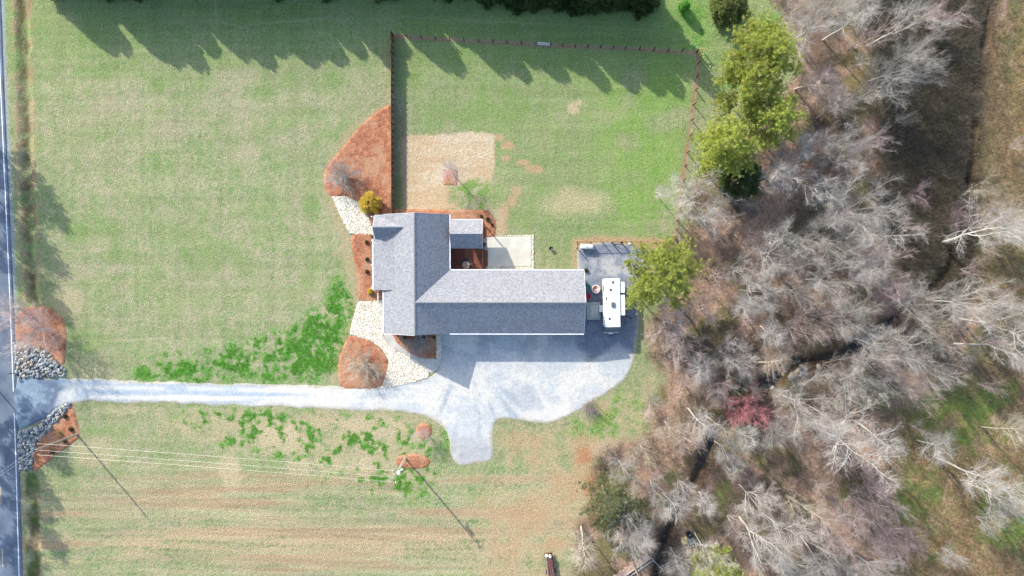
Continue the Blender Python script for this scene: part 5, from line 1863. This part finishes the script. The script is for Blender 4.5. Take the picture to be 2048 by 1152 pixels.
plant(YEL, 'golden_shrub', 'golden-yellow rounded shrub at the front corner of the house', 'shrub', P(739, 407, 1), (1, 1, 1))
plant(YEL, 'golden_shrub', 'little golden shrub beside the porch steps', 'shrub', P(741, 583, .3), (.28, .28, .35))
TUFT = conifer(573, .6, .4, ((.13, .12, .06), (.10, .10, .05), (.22, .17, .09)), 'dome', 260, .22)
for (px, py, s, lb) in ((733, 484, 1, 'low dark shrub in the porch-side straw nearest the pebble wedge'), (734, 518, 1, 'middle low dark shrub in the porch-side straw'), (734, 543, 1, 'low dark shrub in the porch-side straw nearest the golden shrub'), (962, 432, .8, 'small green shrub in the back straw bed beside the deck roof'), (975, 438, 1.1, 'dark shrub in the angled corner of the back straw bed'), (984, 449, .8, 'small shrub in the back straw bed near the patio'), (130, 832, 1.2, 'dark clump nearest the drive in the pole bed'), (142, 858, 1.2, 'dark clump nearest the pole base'), (129, 881, 1.2, 'dark clump under the leaning pole'), (105, 903, 1.2, 'dark clump at the rubble side of the pole bed'), (745, 473, .7, 'lime shrub against the porch post by the pebbles'), (1172, 540, 1.0, 'scruffy brown weed clump at the house corner by the pen'), (868, 675, .8, 'dark shrub beside the cooling unit'), (808, 676, 1.0, 'dark round shrub at the shaded bed corner'), (968, 489, .9, 'reddish shrub between deck and patio')):
    plant(TUFT, 'garden_shrub', lb, 'shrub', P(px, py, .2), (s * .55, s * .55, s * .7))
g = np.random.default_rng(580)
n = 240
dr_ = unit(np.stack([g.normal(size=n), g.normal(size=n), .8 + .3 * g.random(n)], 1))
gm = blades('grass_clump', g.normal(size=(n, 3)) * np.array([.1, .1, 0]), dr_, .6 + .6 * g.random(n), np.full(n, .012), np.tile(np.array([[.42, .34, .16]]), (n, 1)) * (.7 + .6 * g.random((n, 1))), 581)
gm.materials.append(LEAF)
o = link('ornamental_grass', gm)
o.location = (*P(118, 866, .4), .08)
tag(o, 'straw-coloured ornamental grass clump in the pole bed', 'grass clump')
# trees across the road, out of the picture, whose shadows fall on the lawn
for (px, py, h, lb) in ((-95, 190, 15, 'tall pine across the road facing the lawn'), (-100, 285, 15, 'pine across the road opposite the lawn edge'), (-105, 360, 16, 'pine across the road facing the roadside bed'), (-70, 700, 14, 'pine across the road from the drive mouth'), (-95, 770, 14, 'pine across the road by the stone bed'), (-85, 860, 14.5, 'pine across the road by the far pole'), (-95, 960, 14, 'pine across the road below the far pole')):
    b = P(px, py)
    plant(PINES[abs(px) % 3], 'pine_tree', lb, 'tree', b, (.72, .72, h / 16))

# ------------------------------------------------------------------ uncountable ground growth
def growth(name, label, XY, hrange, wid, cols, seed, lean=.6, per=5, spread=.16):
    g = np.random.default_rng(seed)
    X, Y = XY
    n = len(X)
    c = np.array(cols)[g.integers(0, len(cols), n)] * (.7 + .6 * g.random((n, 1)))
    x = np.repeat(X, per) + g.normal(size=n * per) * spread
    y = np.repeat(Y, per) + g.normal(size=n * per) * spread
    z = ground_z(x, y) - .01
    d = unit(np.stack([g.normal(size=n * per) * lean, g.normal(size=n * per) * lean, .5 + g.random(n * per)], 1))
    me = blades(name, np.stack([x, y, z], 1), d, hrange[0] + (hrange[1] - hrange[0]) * g.random(n * per), np.full(n * per, wid), np.repeat(c, per, 0), seed + 1)
    me.materials.append(LEAF)
    o = link(name, me)
    return tag(o, label, 'grass', None, 'stuff')


def masked(n, mask, seed):
    """scatter points over ground vertices weighted by a mask"""
    g = np.random.default_rng(seed)
    inview = (np.abs(GX) < 89.5) & (GY > -55.5) & (GY < 53.5)
    w = np.where(inview, mask, 0)
    idx_ = g.choice(len(GX), n, p=w / w.sum())
    return GX[idx_] + (g.random(n) - .5) * .3, GY[idx_] + (g.random(n) - .5) * .3


growth('lush_grass', 'bright green grass clumps beside the drive', masked(12000, LM ** 2, 601), (.08, .2), .028, ((.15, .36, .05), (.19, .40, .07), (.11, .27, .045), (.20, .30, .08)), 602, .8, 5, .10)
growth('brush', 'tangled dark brush along the upper creek', masked(36000, thick * 1.2 + .3 * wood * (1 - tan) * sstep(.42, .6, n3), 611), (.4, 1.6), .02, ((.17, .14, .11), (.13, .12, .08), (.22, .17, .14), (.11, .13, .06), (.36, .31, .26), (.10, .08, .07)), 612, .8, 5, .3)
growth('dry_grass', 'tall tan grass along the creek and in the clearing', masked(20000, tan * (1 - .8 * gr), 621), (.3, .9), .022, ((.36, .27, .17), (.30, .21, .12), (.42, .34, .23), (.16, .19, .07)), 622, .8, 5, .22)
growth('leaf_litter', 'fallen russet leaves over the woodland floor', masked(16000, wood * (1 - thick) * (1 - .7 * tan), 631), (.08, .18), .06, ((.40, .26, .20), (.32, .20, .16), (.46, .35, .27), (.24, .16, .13)), 632, 3.0, 3, .2)
growth('lawn_tufts', 'coarse tufts scattered over the lawn', masked(22000, (1 - wood) * (1 - .9 * straw) * sstep(38, 60, PXX) * (1 - sstep(.6, .9, LM)), 641), (.06, .14), .025, ((.12, .17, .05), (.30, .27, .19), (.09, .15, .04), (.36, .31, .22)), 642, 1.2, 3, .12)
